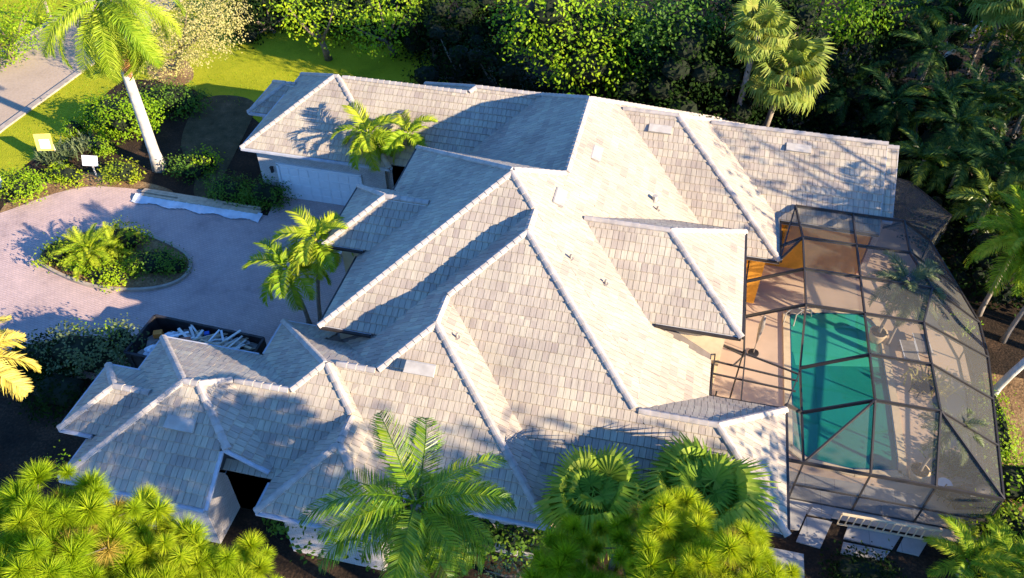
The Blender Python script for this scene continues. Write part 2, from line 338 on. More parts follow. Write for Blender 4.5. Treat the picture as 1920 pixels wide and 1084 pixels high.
# disjoint face pieces per plane
pieces={}
for b in BLK:
    for q in b['pl']:
        P=b['fp']
        for r in b['pl']:
            if r!=q:
                k=DIR[r[0]]; j=DIR[q[0]]; P=clip(P,SL*(k[0]-j[0]),SL*(k[1]-j[1]),C[r]-C[q])
        P=dedupe(P)
        if area(P)<.02: continue
        new=[ccw(P)]
        for bb,old in pieces.get(q,[]):
            nx=[]
            for A in new:
                rest=A
                for i in range(len(old)):
                    x0,y0=old[i]; x1,y1=old[(i+1)%len(old)]; a_,b_=-(y1-y0),(x1-x0); c_=-(a_*x0+b_*y0)
                    out=clip(rest,-a_,-b_,-c_)
                    if area(out)>.01: nx.append(dedupe(out))
                    rest=clip(rest,a_,b_,c_)
                    if area(rest)<.001: break
            new=nx
        pieces.setdefault(q,[]); pieces[q]+= [(b,p) for p in new]
def W(u,v,z): return (u*K,v*K,z*K+Z0)
house=empty('house',(-6,27,0),'large single-storey house under many hipped roofs of pale grey-beige concrete tiles','house'); HO=Vector(house.location)
def hb(mb,name,mat,smooth=False,parent=None):
    mb.V=[tuple(Vector(v)-HO) for v in mb.V]; return mb.build(name,mat,parent or house,smooth)
dk=MB()
for q,L in pieces.items():
    for b,P in L: dk.poly([W(u,v,pz(q,u,v)-.012) for u,v in ccw(P)])
roof=hb(dk,'roof',M['deck'])
# tiles
ROW=.41*.8446/K; TW=.25/K
def tilemesh(T,name):
    V=[];F=[];tone=[];uvs=[]
    for poly,q,t0,lift in T:
        j=DIR[q[0]]; b=len(V); top=[];bot=[]
        for (u,v,h) in poly:
            x,y,z=W(u,v,pz(q,u,v)); top.append((x-HO.x,y-HO.y,z+h-HO.z)); bot.append((x-HO.x,y-HO.y,z+h-.05-HO.z))
        n=len(poly); V+=top+bot; F.append(tuple(range(b,b+n)))
        for i in range(n): k=(i+1)%n; F.append((b+i,b+n+i,b+n+k,b+k))
        along=(0,1) if j[0] else (1,0)
        off=lift*37.
        for rep_ in range(2):
            for (u,v,h) in poly: uvs.append(((u*along[0]+v*along[1])*K+off,(u*j[0]+v*j[1])*K,0))
        tone+=[t0]*(2*n)
    me=bpy.data.meshes.new(name); me.from_pydata(V,[],F); me.update(); me.materials.append(M['tile'])
    a=me.attributes.new('tone','FLOAT','POINT'); a.data.foreach_set('value',tone)
    a=me.attributes.new('tuv','FLOAT_VECTOR','POINT'); a.data.foreach_set('vector',np.array(uvs,dtype=np.float32).ravel()); return me
tiles=[]; camu=np.array([0,0,20.])
rt_=random.Random(3)
seen={}
for q,L in pieces.items():
    j=DIR[q[0]]; al=(0,1) if j[0] else (1,0)
    for b,P in L:
        dist=[(u*j[0]+v*j[1]) for u,v in P]; tt=[(u*al[0]+v*al[1]) for u,v in P]
        base=(b['e']-C[q])/SL
        r0=int(math.floor((min(dist)-base)/ROW)); r1=int((max(dist)-base)/ROW)+1
        for r in range(r0,r1):
            d0=base+r*ROW-(.03 if r==0 else 0); rr=random.Random(hash((ord(q[0]),int(q[1:].strip('abxU') or 0),r))&0xffff)
            off=rr.random()*TW+(TW/2 if r%2 else 0); drift=rr.random()
            if r==0: Pc=P
            for k in range(int((min(tt)-off)/TW)-1,int((max(tt)-off)/TW)+2):
                a0=off+k*TW; g=.0065
                # strip clip in (along, up) coordinates
                R=clip(P,al[0],al[1],-(a0+g)); 
                if not R: continue
                R=clip(R,-al[0],-al[1],a0+TW-g)
                if not R: continue
                R=clip(R,j[0],j[1],-(base+r*ROW))
                if len(R)<3: continue
                R=clip(R,-j[0],-j[1],base+(r+1)*ROW+.012)
                if len(R)<3 or area(R)<.0008: continue
                cu=sum(p[0] for p in R)/len(R); cv=sum(p[1] for p in R)/len(R)
                zz=pz(q,cu,cv)
                hid=all(env(p[0],p[1])>pz(q,*p)+.07 for p in R) and env(cu,cv)>zz+.07
                if hid: continue
                rk=rr.random(); lift=rk*.012
                h0=.066+lift; h1=.014+lift*.5; jz=rr.random()*.012
                poly=[(u,v,(h0-(h0-h1)*((u*j[0]+v*j[1]-base)/ROW-r))*1.0) for u,v in ccw(R)]
                cl=.5+.28*math.sin(cu*1.3+r*2.1+drift*6)*math.cos(r*1.7+cv*.9)
                tone=min(1,max(0,.5*cl+.5*rr.random()+ (.12 if rr.random()<.12 else 0)-(.18 if rr.random()<.1 else 0)))
                nrm=np.array([-SL*j[0],-SL*j[1],1]); vw=camu-np.array([cu,cv,zz]); D=np.linalg.norm(vw)
                size=area(R)*max(0,vw.dot(nrm))/D**3
                tiles.append((size,(poly,q,tone,lift)))
def inview(p):
    from mathutils import Vector as V3
    c=cam.matrix_world.inverted()@V3(p); x=c.x/-c.z; y=c.y/-c.z; return abs(x)<.61 and abs(y)<.34
tiles.sort(key=lambda t:-t[0])
big=[];rest=[]
for s_,t in tiles:
    u,v,_=t[0][0]
    if len(big)<300 and inview(W(u,v,pz(t[1],u,v))): big.append(t)
    else: rest.append(t)
for t in big: link('roof_tile',tilemesh([t],'roof_tile'),roof)
o=link('roof_tiles',tilemesh(rest,'roof_tiles'),roof); o['kind']='stuff'
# ridge and hip caps
def envz(u,v,b): return max((bz(o,u,v) for o in BLK if o is not b and o['name'].split('_')[0]!=b['name'].split('_')[0] or (o is not b and not set(o['pl'])&set(b['pl']))),default=-9)
segs=[]
for b in BLK:
    pl=b['pl']
    for i in range(len(pl)):
        for k in range(i+1,len(pl)):
            q,r=pl[i],pl[k]; a,c=DIR[q[0]],DIR[r[0]]
            A=SL*(a[0]-c[0]); B=SL*(a[1]-c[1]); D=C[q]-C[r]     # A u + B v + D = 0
            if abs(A)+abs(B)<1e-6: continue
            n=math.hypot(A,B); p0=(-A*D/n/n,-B*D/n/n); dr=(-B/n,A/n)
            pts=[]
            for t in np.arange(-45,45,.04):
                u,v=p0[0]+dr[0]*t,p0[1]+dr[1]*t
                x0,x1,y0,y1=b['bb']
                ok = x0-.02<=u<=x1+.02 and y0-.02<=v<=y1+.02 and pz(q,u,v)<=min(pz(m,u,v) for m in pl)+1e-3 and pz(q,u,v)>=b['e']-.01
                if ok:
                    zz=pz(q,u,v)
                    if env(u,v)>zz+.03: ok=False
                    else:
                        for m_,f_ in((q,a),(r,c)):       # both slopes beside the ridge must be the visible roof
                            uu,vv=u-f_[0]*.09,v-f_[1]*.09
                            if env(uu,vv)>pz(m_,uu,vv)+.012: ok=False
                pts.append((ok,u,v,pz(q,u,v)))
            run=[]
            for p in pts+[(False,0,0,0)]:
                if p[0]: run.append(p[1:])
                elif run:
                    if len(run)>4: segs.append((run[0],run[-1],q,r))
                    run=[]
uniq=[]
for s_ in segs:
    if not any(abs(s_[0][0]-t[0][0])+abs(s_[0][1]-t[0][1])+abs(s_[1][0]-t[1][0])+abs(s_[1][1]-t[1][1])<.1 for t in uniq): uniq.append(s_)
caps=[];mort=MB()
for a,c,q,r in uniq:
    a=Vector(W(*a)); c=Vector(W(*c))
    if a.z>c.z: a,c=c,a                       # lay from the low end up
    L=(c-a).length; d=(c-a)/L; side=d.cross(Vector((0,0,1))).normalized(); upv=side.cross(d)
    f=.633*.707 if abs(d.z)>.05 else .634
    n=max(1,round(L/.34)); st=L/n
    w0=.135
    mort.V+= [tuple(p) for p in (a+side*.165-upv*(.165*f-.022),a-side*.165-upv*(.165*f-.022),c-side*.165-upv*(.165*f-.022),c+side*.165-upv*(.165*f-.022),a+upv*.03,c+upv*.03)]
    bI=len(mort.V)-6; mort.F+=[(bI,bI+4,bI+5,bI+3),(bI+4,bI+1,bI+2,bI+5),(bI,bI+1,bI+4),(bI+3,bI+5,bI+2)]
    for k in range(n):
        p0=a+d*(st*k-.03); p1=a+d*(st*(k+1)+.03); V=[];hh=random.random()*.006
        for p,ww,lf in((p0,w0+.02,.145+hh),(p1,w0-.01,.115+hh)):
            for s2 in(-1,-.55,0,.55,1): V.append(p+side*ww*s2+upv*(lf-.10*abs(s2)**1.7*(1 if f>.5 else .85)))
            for s2 in(1,-1): V.append(p+side*ww*s2+upv*(lf-.10-.045))
        F=[(i,i+1,i+8,i+7) for i in range(6)]+[(6,0,7,13),(0,6,5,4,3,2,1),(7,8,9,10,11,12,13)]
        caps.append(((a+c)/2,V,F))
caps.sort(key=lambda t:(sum((t[1],),[]) and (t[1][0]-Vector((0,0,29.5))).length))
def capobj(L,name):
    m=MB()
    for _,V,F in L:
        b=len(m.V); m.V+=[tuple(v) for v in V]; m.F+=[tuple(b+i for i in f) for f in F]
    return hb(m,name,M['cap'],parent=roof)
vis=[c for c in caps if inview(c[1][0])]; hid=[c for c in caps if not inview(c[1][0])]
for c in vis[:300]: capobj([c],'ridge_tile')
o=capobj(vis[300:]+hid,'ridge_tiles'); o['kind']='stuff'
hb(mort,'ridge_mortar',M['mortar'],parent=roof)
# fascias, soffits, walls
def GM(b): return M['gutter'] if b['name'] in('centre','front_a','front_b','south_east','wing','east','north_east','hall','porch') else M['fascia']
for b in BLK:
    a,c,d,f=b['bb']; e=b['e']; fm=MB(); gm=MB(); wm=MB(); sm=MB()
    edges=[((a,d),(c,d),(0,-1),'N'),((c,d),(c,f),(1,0),'R'),((c,f),(a,f),(0,1),'B'),((a,f),(a,d),(-1,0),'L')]
    for p,q,nrm,kd in edges:
        L=math.hypot(q[0]-p[0],q[1]-p[1]); n=max(2,int(L/.08)); run=[]
        eave=any(x[0]==kd for x in b['pl'])
        for i in range(n+2):
            t=i/n; ok=False
            if i<=n:
                u=p[0]+(q[0]-p[0])*t; v=p[1]+(q[1]-p[1])*t; zz=bz(b,u,v,.01)
                zo=max((bz(o_,u+nrm[0]*.06,v+nrm[1]*.06) for o_ in BLK if o_ is not b),default=-9); ok=zo<zz-.12 and zz>e-.02
            if ok: run.append((u,v,zz))
            elif run:
                if len(run)>2:
                    pts=[run[0],run[-1]]
                    if not eave:
                        k=max(range(len(run)),key=lambda i_:run[i_][2]); pts=[run[0],run[k],run[-1]] if 0<k<len(run)-1 else pts
                    for s0,s1 in zip(pts[:-1],pts[1:]):
                        A=Vector(W(*s0))+Vector((0,0,-.11)); B=Vector(W(*s1))+Vector((0,0,-.11))
                        hb(MB().bar(A,B,.04,.22),'fascia',M['fascia'])
                        if eave: hb(MB().bar(A+Vector((nrm[0]*.075,nrm[1]*.075,.05)),B+Vector((nrm[0]*.075,nrm[1]*.075,.05)),.10,.11),'gutter',GM(b))
                run=[]
    ins=.4
    I=dict(L=ins if any(x[0]=='L' for x in b['pl']) else .12,R=ins if any(x[0]=='R' for x in b['pl']) else .12,N=ins,B=ins)
    if not any(x[0]=='N' for x in b['pl']): I['N']=.12
    if not any(x[0]=='B' for x in b['pl']): I['B']=.12
    x0,x1,y0,y1=a+I['L'],c-I['R'],d+I['N'],f-I['B']
    for p,q in(((x0,y0),(x1,y0)),((x1,y0),(x1,y1)),((x1,y1),(x0,y1)),((x0,y1),(x0,y0))):
        n=24; top=[]
        for i in range(n+1):
            u=p[0]+(q[0]-p[0])*i/n; v=p[1]+(q[1]-p[1])*i/n; top.append((u,v,bz(b,u,v,.01)-.06))
        wm.poly([W(p[0],p[1],-2.7),W(q[0],q[1],-2.7)]+[W(*t) for t in top[::-1]])
    # soffit under the overhang
    zs=e-.16
    for P in([(a,d),(c,d),(x1,y0),(x0,y0)],[(c,d),(c,f),(x1,y1),(x1,y0)],[(c,f),(a,f),(x0,y1),(x1,y1)],[(a,f),(a,d),(x0,y0),(x0,y1)]):
        if b['name'] not in('west_a','west_b','north_east','gable_end'): sm.poly([W(u,v,zs) for u,v in P][::-1])
    if sm.V: hb(sm,'soffit',M['soffit'])
    hb(wm,'wall',M['stucco'] if b['name'] in('east','north_east') else M['cream'] if b['name'] in('wing','south_east','centre','hall','porch','front_a','front_b') else M['brick'])
# garage door with its panels
gx0,gx1,gy=-16.5*K,-12.78*K,(26.69+.4)*K; gd=MB(); gd.box(((gx0+gx1)/2,gy-.03,1.14),(gx1-gx0,.05,2.28)); gdo=hb(gd,'garage_door',M['white'])
for r in range(4):
    for c_ in range(8):
        mb=MB(); mb.box((gx0+(gx1-gx0)*(c_+.5)/8,gy-.062,.3+r*.56),((gx1-gx0)/8-.12,.035,.42)); hb(mb,'door_panel',M['white'],parent=gdo)
mb=MB()
mb.box(((gx0+gx1)/2,gy-.05,2.36),(gx1-gx0+.3,.1,.14)); mb.box((gx0-.08,gy-.05,1.2),(.14,.1,2.3)); mb.box((gx1+.08,gy-.05,1.2),(.14,.1,2.3)); hb(mb,'door_frame',M['white'])
# carriage lamp by the door
mb=MB(); mb.box((-16.85*K,gy-.1,1.9),(.12,.14,.3)); mb.box((-16.85*K,gy-.1,2.1),(.18,.2,.05)); hb(mb,'wall_lamp',M['gutter'])
# entry windows and doors on the visible walls
def window(u,v,z,wd,ht,ax):
    mb=MB(); d=(wd,.08,ht) if ax=='x' else (.08,wd,ht); mb.box((u*K,v*K,z),d); f=hb(mb,'window',M['white'])
    for s in(-1,1):
        g=MB(); off=(s*wd/4,-.05,0) if ax=='x' else (.05,s*wd/4,0); g.box((u*K+off[0],v*K+off[1],z),(wd/2-.1,.02,ht-.14) if ax=='x' else (.02,wd/2-.1,ht-.14)); hb(g,'pane',M['glass'],parent=f)
for u in(-10.2,-9.4,): window(u,27.3-.02,1.5,1.0,1.6,'x')
window(-.2,19.14,3.3,1.6,1.0,'x'); window(1.6,19.14,1.3,2.2,2.2,'x')
# attic vents and pipes
def slopeframe(q):
    j=DIR[q[0]]; n=Vector((-SL*j[0],-SL*j[1],1)).normalized(); upd=Vector((j[0],j[1],SL)).normalized(); al=upd.cross(n); return Matrix((al,upd,n)).transposed()
for (x,y,z,q,wd) in((-.49,36.79,3.2,'N5',1.15),(6.61,38.32,2.15,'N6',1.25),(-3.22,32.53,4.07,'RU',1.1),(-4.17,28.02,4.67,'RU',1.1),(-15.85,15.55,1.47,'N18',1.15),(-7.68,19.08,2.71,'N11',1.15)):
    R=slopeframe(q); P=Vector((x,y,z+Z0))
    V=[(-wd/2,-.24,.05),(wd/2,-.24,.05),(wd/2,.26,.05),(-wd/2,.26,.05),(-wd/2,-.24,.19),(wd/2,-.24,.19),(wd/2,.20,.09),(-wd/2,.20,.09)]
    mb=MB(); mb.V=[tuple(R@Vector(v)+P) for v in V]; mb.F=[(0,3,2,1),(4,5,6,7),(0,1,5,4),(1,2,6,5),(2,3,7,6),(3,0,4,7)]
    vo=hb(mb,'roof_vent',M['vent'],parent=roof)
for (x,y,z,q,big_) in((-.19,32.12,2.15,'RU',1),(-3.1,24.99,3.99,'RU',0),(-1.59,24.87,3.04,'RU',0),(-6.7,20.68,2.95,'R11',0),(-.0,31.6,2.0,'RU',0)):
    P=Vector((x,y,z+Z0)); mb=MB(); mb.tube([P,P+Vector((0,0,.28 if not big_ else .35))],.05 if not big_ else .13,10); mb.tube([P+Vector((0,0,.02)),P+Vector((0,0,.07))],.13 if not big_ else .2,10)
    hb(mb,'vent_pipe',M['wood3'] if not big_ else M['vent'],parent=roof)
# ------------------------------------------------------------------ pool deck, pool, screen enclosure
sheet('pool_deck',[W(*p,0)[:2] for p in [(1.6,17.9),(5.2,17.4),(4.9,15.6),(11.2,15.6),(11.95,21.8),(11.95,24.2),(11.0,28.2),(12.0,30.2),(9,33.5),(8.0,33.5),(8.0,27.9),(4.2,27.9),(4.2,24.8),(1.6,24.8)]],.05,M['pdeck'])
sheet('deck_paving',[W(*p,0)[:2] for p in [(4.9,15.9),(9.6,16.0),(9.6,17.1),(5.2,17.1)]],.056,M['bpav'])
PP=[(7.16,31.45),(7.19,31.89),(8.94,32.45),(10.78,32.77),(11.43,32.45),(11.82,31.67),(11.81,30.03),(11.89,26.97),(11.87,23.76),(11.79,23.08),(9.82,22.68),(7.90,22.84),(7.16,23.46)]
pool=empty('swimming_pool',(10,27,0),'teal swimming pool with steps at its far end under the screen enclosure','swimming pool')
PO=Vector(pool.location)
def lp(p,z): return (p[0]-PO.x,p[1]-PO.y,z)
def flat(name,pts,z,mat,par):
    me=mkmesh(name,[lp(p,z) for p in pts],[tuple(range(len(pts)))],mat)
    if me.polygons[0].normal.z<0: me.flip_normals()
    return link(name,me,par)
# raised deck edge so that the basin reads below the coping
M['tileline']=plain('waterline_tile',(.02,.10,.16),.2,spec=.6)
cx=sum(p[0] for p in PP)/len(PP); cy=sum(p[1] for p in PP)/len(PP)
flat('basin_floor',PP,.062,M['plasterd'],pool)
sh=[PP[0],PP[1],PP[2],PP[3],PP[4],(cx+1.6,29.2),(cx-2.4,28.4)]
flat('shallow_floor',sh,.066,M['plaster'],pool)
for i in range(3):
    x0=7.3; y0=31.9-i*.0; q=[(7.25,32.2),(8.6-.42*i,32.2),(8.9-.42*i,30.6),(8.5-.42*i,29.4+.2*i),(7.25,29.2+.25*i)]
    flat('step',q,.072+.01*i,M['plaster'],pool)
flat('water',PP,.115,M['water'],pool)
cm=MB()
for i in range(len(PP)):
    a=PP[i]; b=PP[(i+1)%len(PP)]; cm.bar(lp(a,.10),lp(b,.10),.32,.10)
cm.build('coping',M['cream'],pool)
cm=MB()
for i in range(len(PP)):
    a=Vector(PP[i]); b=Vector(PP[(i+1)%len(PP)]); q=Vector((-(b-a).y,(b-a).x)).normalized()*(.19 if True else 0)
    if ((a+b)/2+q-Vector((cx,cy))).length>((a+b)/2-Vector((cx,cy))).length: q=-q
    cm.bar(lp(a+q,.12),lp(b+q,.12),.05,.04)
cm.build('waterline_tiles',M['tileline'],pool)
hr=MB()
for dx in(0,.5): hr.tube([lp((7.0+dx,31.0),.1),lp((7.0+dx,31.1),.8),lp((7.3+dx,31.3),1.05),lp((7.7+dx,31.6),.8),lp((7.9+dx,31.9),.12)],.03,6)
hr.build('handrail',M['vent'],pool)
cage=empty('pool_screen_enclosure',(10,28,0),'dark bronze framed insect screen enclosure over the swimming pool','pool enclosure'); CO=Vector(cage.location)
zt,ze=.4,-.74
n={}
for i,u in enumerate((5.44,7.36,9.24)):
    for j,v in enumerate((17.98,19.9,21.8,23.67,25.46,27.35)): n[(i,j)]=(u,v,zt)
n[(2,3)]=(9.76,23.63,zt); n[(0,5)]=(5.22,27.38,zt); n[(0,0)]=(5.47,17.98,ze); n[(0,1)]=(5.47,19.9,ze)
Oc=[(5.47,16.04,ze),(7.4,16.04,ze),(9.24,16.04,ze),(11.09,16.04,ze),(11.3,18,ze),(11.5,19.9,ze),(11.69,21.8,ze),(11.7,23.48,ze),(11.25,25.3,ze),(10.61,27.86,ze)]
Hs=[(3.6,19.9,-.6),(3.6,21.8,-.6),(3.6,23.67,-.6),(3.7,25.0,-.6)]
def wp(p): return Vector(W(*p))-CO
def beam(a,b,w_=.066,h_=.16): MB().bar(wp(a),wp(b),w_,h_).build('beam',M['bronze'],cage)
def panel(*P):
    V=[wp(p) for p in P]; link('screen_panel',mkmesh('screen_panel',[tuple(v) for v in V],[tuple(range(len(V)))],M['screen']),cage)
B=[]
for j in range(6):
    B.append((n[(1,j)],n[(2,j)]))
    if j>=2: B.append((n[(0,j)],n[(1,j)]))
for i in(1,2):
    for j in range(5): B.append((n[(i,j)],n[(i,j+1)]))
for j in range(2,5): B.append((n[(0,j)],n[(0,j+1)]))
B+= [(n[(0,0)],n[(1,0)]),(n[(0,1)],n[(1,1)]),(n[(0,0)],n[(0,1)]),(n[(0,1)],n[(0,2)]),(Oc[0],n[(0,0)]),(Oc[0],n[(1,0)]),(Oc[1],n[(1,0)]),(Oc[2],n[(2,0)]),(Oc[3],n[(2,0)]),
  (Oc[4],n[(2,0)]),(Oc[5],n[(2,1)]),(Oc[6],n[(2,2)]),(Oc[7],n[(2,3)]),(Oc[8],n[(2,4)]),(Oc[9],n[(2,5)])]
for a,b in zip(Oc[:-1],Oc[1:]): B.append((a,b))
for h,j in zip(Hs[1:],(2,3,4)): B.append((h,n[(0,j)]))
for a,b in zip(Hs[:-1],Hs[1:]): B.append((a,b))
B+= [(n[(0,5)],(4.68,24.4,.05)),(n[(0,4)],(4.68,24.4,.05)),(n[(0,5)],(5.0,27.4,-.9)),((5.0,27.4,-.9),(4.68,24.4,.05)),(Hs[3],(4.68,24.4,.0))]
for a,b in B: beam(a,b)
panel(n[(1,0)],n[(2,0)],n[(2,1)],n[(1,1)])
for j in range(1,5): panel(n[(1,j)],n[(2,j)],n[(2,j+1)],n[(1,j+1)])
for j in range(2,5): panel(n[(0,j)],n[(1,j)],n[(1,j+1)],n[(0,j+1)])
panel(Oc[0],Oc[1],n[(1,0)]); panel(Oc[1],Oc[2],n[(2,0)],n[(1,0)]); panel(Oc[2],Oc[3],n[(2,0)])
panel(Oc[3],Oc[4],n[(2,0)])
for k,(i0,i1) in enumerate(((0,1),(1,2),(2,3),(3,4),(4,5))): panel(n[(2,i0)],Oc[4+k],Oc[5+k]); panel(n[(2,i0)],Oc[5+k],n[(2,i1)])
panel(Hs[3],n[(0,4)],(4.68,24.4,.05)); panel(n[(0,5)],n[(0,4)],(4.68,24.4,.05)); panel(n[(0,5)],(4.68,24.4,.05),(5.0,27.4,-.9))
# walls of the enclosure
def wallbay(a,b,rail=True):
    g=-2.66; panel(a,b,(b[0],b[1],g),(a[0],a[1],g))
    beam(a,(a[0],a[1],g),.06,.06)
    if rail: beam((a[0],a[1],-1.9),(b[0],b[1],-1.9),.06,.06)
    beam((a[0],a[1],g),(b[0],b[1],g),.06,.06)
for a,b in zip(Oc[:-1],Oc[1:]): wallbay(a,b)
beam(Oc[9],(Oc[9][0],Oc[9][1],-2.66),.06,.06)
wallbay((4.82,16.04,ze),Oc[0],False); beam((4.82,16.04,ze),Oc[0]); panel((4.82,15.9,-.1),Oc[0],n[(0,0)],(4.82,17.9,-.1)); beam((4.82,17.6,-.05),n[(0,0)])
# low flat corner by the house
L0=[(2.5,17.4,.02),(4.8,17.4,.02),(5.3,19.2,-.3),(2.6,19.7,.02)]
for a,b in((L0[0],L0[3]),(L0[3],L0[2]),((2.55,18.3,.02),(5.15,18.3,-.15)),((2.57,18.85,.02),(5.25,18.85,-.25)),((3.45,17.4,.02),(3.55,19.6,-.02)),(L0[1],L0[2]),(L0[2],n[(0,1)]),((3.16,18.76,.05),(3.6,19.9,-.6)),(L0[3],Hs[0])): beam(a,b,.05,.08)
for u,v in((3.5,19.6),(2.7,19.6),(2.7,17.6)): beam((u,v,0),(u,v,-2.66),.06,.06)
# rear extension of the screen beyond the gable
E=[(8.9,28.3,-.74),Oc[9],(11.7,29.74,-.74),(10.37,31.8,-.74),(8.9,32.2,-.74)]
for a,b in((E[1],E[2]),(E[2],E[3]),(E[3],E[4]),(E[0],E[2]),(n[(2,5)],E[0])): beam(a,b,.06,.09)
panel(E[0],E[1],E[2]); panel(E[0],E[2],E[3],E[4]); panel(n[(2,5)],Oc[9],E[0])
for a,b in((E[1],E[2]),(E[2],E[3]),(E[3],E[4])): wallbay(a,b)
# paving slabs and balustrade by the near wall
for i,q in enumerate([[(7.16,20.74),(7.98,20.76),(7.49,19.42),(7.13,19.41)],[(8.09,20.70),(8.97,20.73),(8.76,20.23),(7.86,20.25)],[(7.80,20.11),(8.81,20.12),(8.28,18.80),(7.37,18.89)],[(9.44,20.14),(11.47,20.15),(11.03,19.38),(9.19,19.43)],[(9.18,19.28),(10.94,19.27),(10.64,18.83),(9.04,18.74)],[(11.57,20.12),(12.47,20.12),(12.02,19.33),(11.19,19.37)]]):
    mb=MB(); c_=np.mean(q,axis=0); mb.poly([(x,y,.09) for x,y in q][::-1]); mb.poly([(x,y,.02) for x,y in q])
    for k in range(4): a=q[k]; b=q[(k+1)%4]; mb.poly([(*a,.09),(*b,.09),(*b,.02),(*a,.02)])
    o=mb.build('paving_slab',M['bpav']); o['kind']='structure'
bal=empty('balustrade',(*W(7.3,15.1,0)[:2],0),'low pale balustrade with thin balusters outside the near screen wall','balustrade'); BO=Vector(bal.location)
a=Vector((*(8.98,20.03),0)); b=Vector((*(12.71,20.10),0))
MB().bar(a-BO+Vector((0,0,.85)),b-BO+Vector((0,0,.85)),.08,.07).build('handrail',M['cream'],bal)
MB().bar(a-BO+Vector((0,0,.12)),b-BO+Vector((0,0,.12)),.06,.05).build('bottom_rail',M['cream'],bal)
for i in range(14): p=a.lerp(b,i/13)-BO; MB().bar(p+Vector((0,0,.1)),p+Vector((0,0,.85)),.04).build('baluster',M['cream'],bal)
# raised concrete pad below the corner of the house
o=MB().box((6.4,17.3,.12),(2.4,2.0,.24)).build('step_pad',M['bpav']); o['kind']='structure'
# furniture on the deck
def umbrella(x,y):
    t=empty('patio_umbrella',(x,y,.05),'closed taupe patio umbrella standing by the house wall beside the pool','umbrella')
    MB().tube([(0,0,0),(0,0,2.6)],.025,8).build('pole',M['wood3'],t); m=MB(); pts=[(0,0,.75),(0,0,1.3),(0,0,2.0),(0,0,2.5),(0,0,2.58)]; m.tube(pts,[.03,.09,.14,.07,.02],9); m.build('canopy',M['wood3'],t,True); MB().tube([(0,0,0),(0,0,.08)],.25,14).build('base',M['rust'],t)
umbrella(*(5.59,28.72))
def chaise(x,y,rz,lab):
    t=empty('sun_lounger',(x,y,.05),lab,'sun lounger',rz=rz)
    MB().box((0,0,.36),(1.3,.62,.05)).build('seat',M['wood3'],t)
    MB().bar((-.62,0,.38),(-1.1,0,.75),.62,.05).build('backrest',M['wood3'],t)
    for sx,sy in((.6,.27),(.6,-.27),(-.6,.27),(-.6,-.27)): MB().bar((sx,sy,0),(sx,sy,.35),.05).build('leg',M['vent'],t)
    for sy in(.33,-.33): MB().bar((.65,sy,.37),(-.65,sy,.37),.04).build('rail',M['white'],t)
chaise(*(12.82,30.26),math.radians(95),'dark sun lounger with pale rails at the pool edge beyond the far corner')
chaise(*(13.48,30.88),math.radians(95),'dark sun lounger nearest the outer screen wall')
def chair(x,y,rz,lab):
    t=empty('patio_chair',(x,y,.05),lab,'chair',rz=rz)
    MB().box((0,0,.43),(.5,.5,.06)).build('seat',M['rust'],t); MB().bar((-.24,0,.45),(-.33,0,.95),.5,.05).build('backrest',M['rust'],t)
    for sx,sy in((.21,.21),(.21,-.21),(-.21,.21),(-.21,-.21)): MB().bar((sx,sy,0),(sx,sy,.42),.045).build('leg',M['rust'],t)
    for sy in(.26,-.26): MB().bar((.24,sy,.64),(-.28,sy,.66),.05).build('armrest',M['rust'],t)
chair(*(12.93,27.92),2.4,'black patio chair beside the leafy potted plant'); chair(*(13.37,22.18),1.0,'black patio chair by the small round white table')
t=empty('side_table',(*(13.21,22.53),.05),'small round white table in the near corner of the enclosure','table')
MB().tube([(0,0,.62),(0,0,.66)],.3,20).build('tabletop',M['white'],t); MB().tube([(0,0,0),(0,0,.62)],.04,8).build('leg',M['bronze'],t); MB().tube([(0,0,0),(0,0,.04)],.2,12).build('base',M['bronze'],t)
t=empty('gas_grill',(*(14.25,22.25),.05),'black covered gas grill in the near right corner of the enclosure','grill',rz=.2)
MB().box((0,0,.42),(1.3,.6,.84)).build('cabinet',M['rust'],t); m=MB(); m.tube([(-.45,0,.9),(.45,0,.9)],.28,12); m.build('lid',M['rust'],t,True); MB().bar((-.35,-.3,1.0),(.35,-.3,1.0),.03).build('handle',M['vent'],t)
for sx in(-1,1): MB().box((sx*.85,0,.82),(.4,.5,.04)).build('side_shelf',M['rust'],t)
# ------------------------------------------------------------------ dumpster with roofing debris
dx0,dx1,dy0,dy1=-22.6,-16.9,20.75,23.2; dz=1.45
t=empty('dumpster',((dx0+dx1)/2,(dy0+dy1)/2,.05),'open black steel roll-off dumpster full of broken boards behind the low roofs','dumpster',rz=-.035); cx_,cy_=(dx0+dx1)/2,(dy0+dy1)/2
LX,LY=(dx1-dx0)/2,(dy1-dy0)/2
MB().box((0,0,.1),(2*LX,2*LY,.12)).build('floor',M['rust'],t)
for nm,c_,d_ in(('side_wall',(0,LY,dz/2),(2*LX,.06,dz)),('side_wall',(0,-LY,dz/2),(2*LX,.06,dz)),('end_wall',(-LX,0,dz/2),(.06,2*LY,dz)),('gate',(LX,0,dz/2),(.07,2*LY,dz))): MB().box(c_,d_).build(nm,M['rust'],t)
for s_ in(-1,1):
    for i in range(9): MB().box((-LX+.3+i*(2*LX-.6)/8,s_*(LY+.06),dz/2),(.1,.08,dz-.1)).build('rib',M['rust'],t)
    MB().bar((-LX,s_*LY,dz),(LX,s_*LY,dz),.12,.1).build('top_rail',M['rust'],t)
for s_ in(-1,1): MB().bar((s_*LX,-LY,dz),(s_*LX,LY,dz),.12,.1).build('top_rail',M['rust'],t)
m=MB(); r_=random.Random(5)
for i in range(60): m.box((r_.uniform(-LX+.3,LX-.4),r_.uniform(-LY+.2,LY-.2),.65+r_.random()*.45),(r_.uniform(.2,.7),r_.uniform(.2,.6),r_.uniform(.08,.3)),Matrix.Rotation(r_.uniform(0,3),3,'Z')@Matrix.Rotation(r_.uniform(-.4,.4),3,'X'))
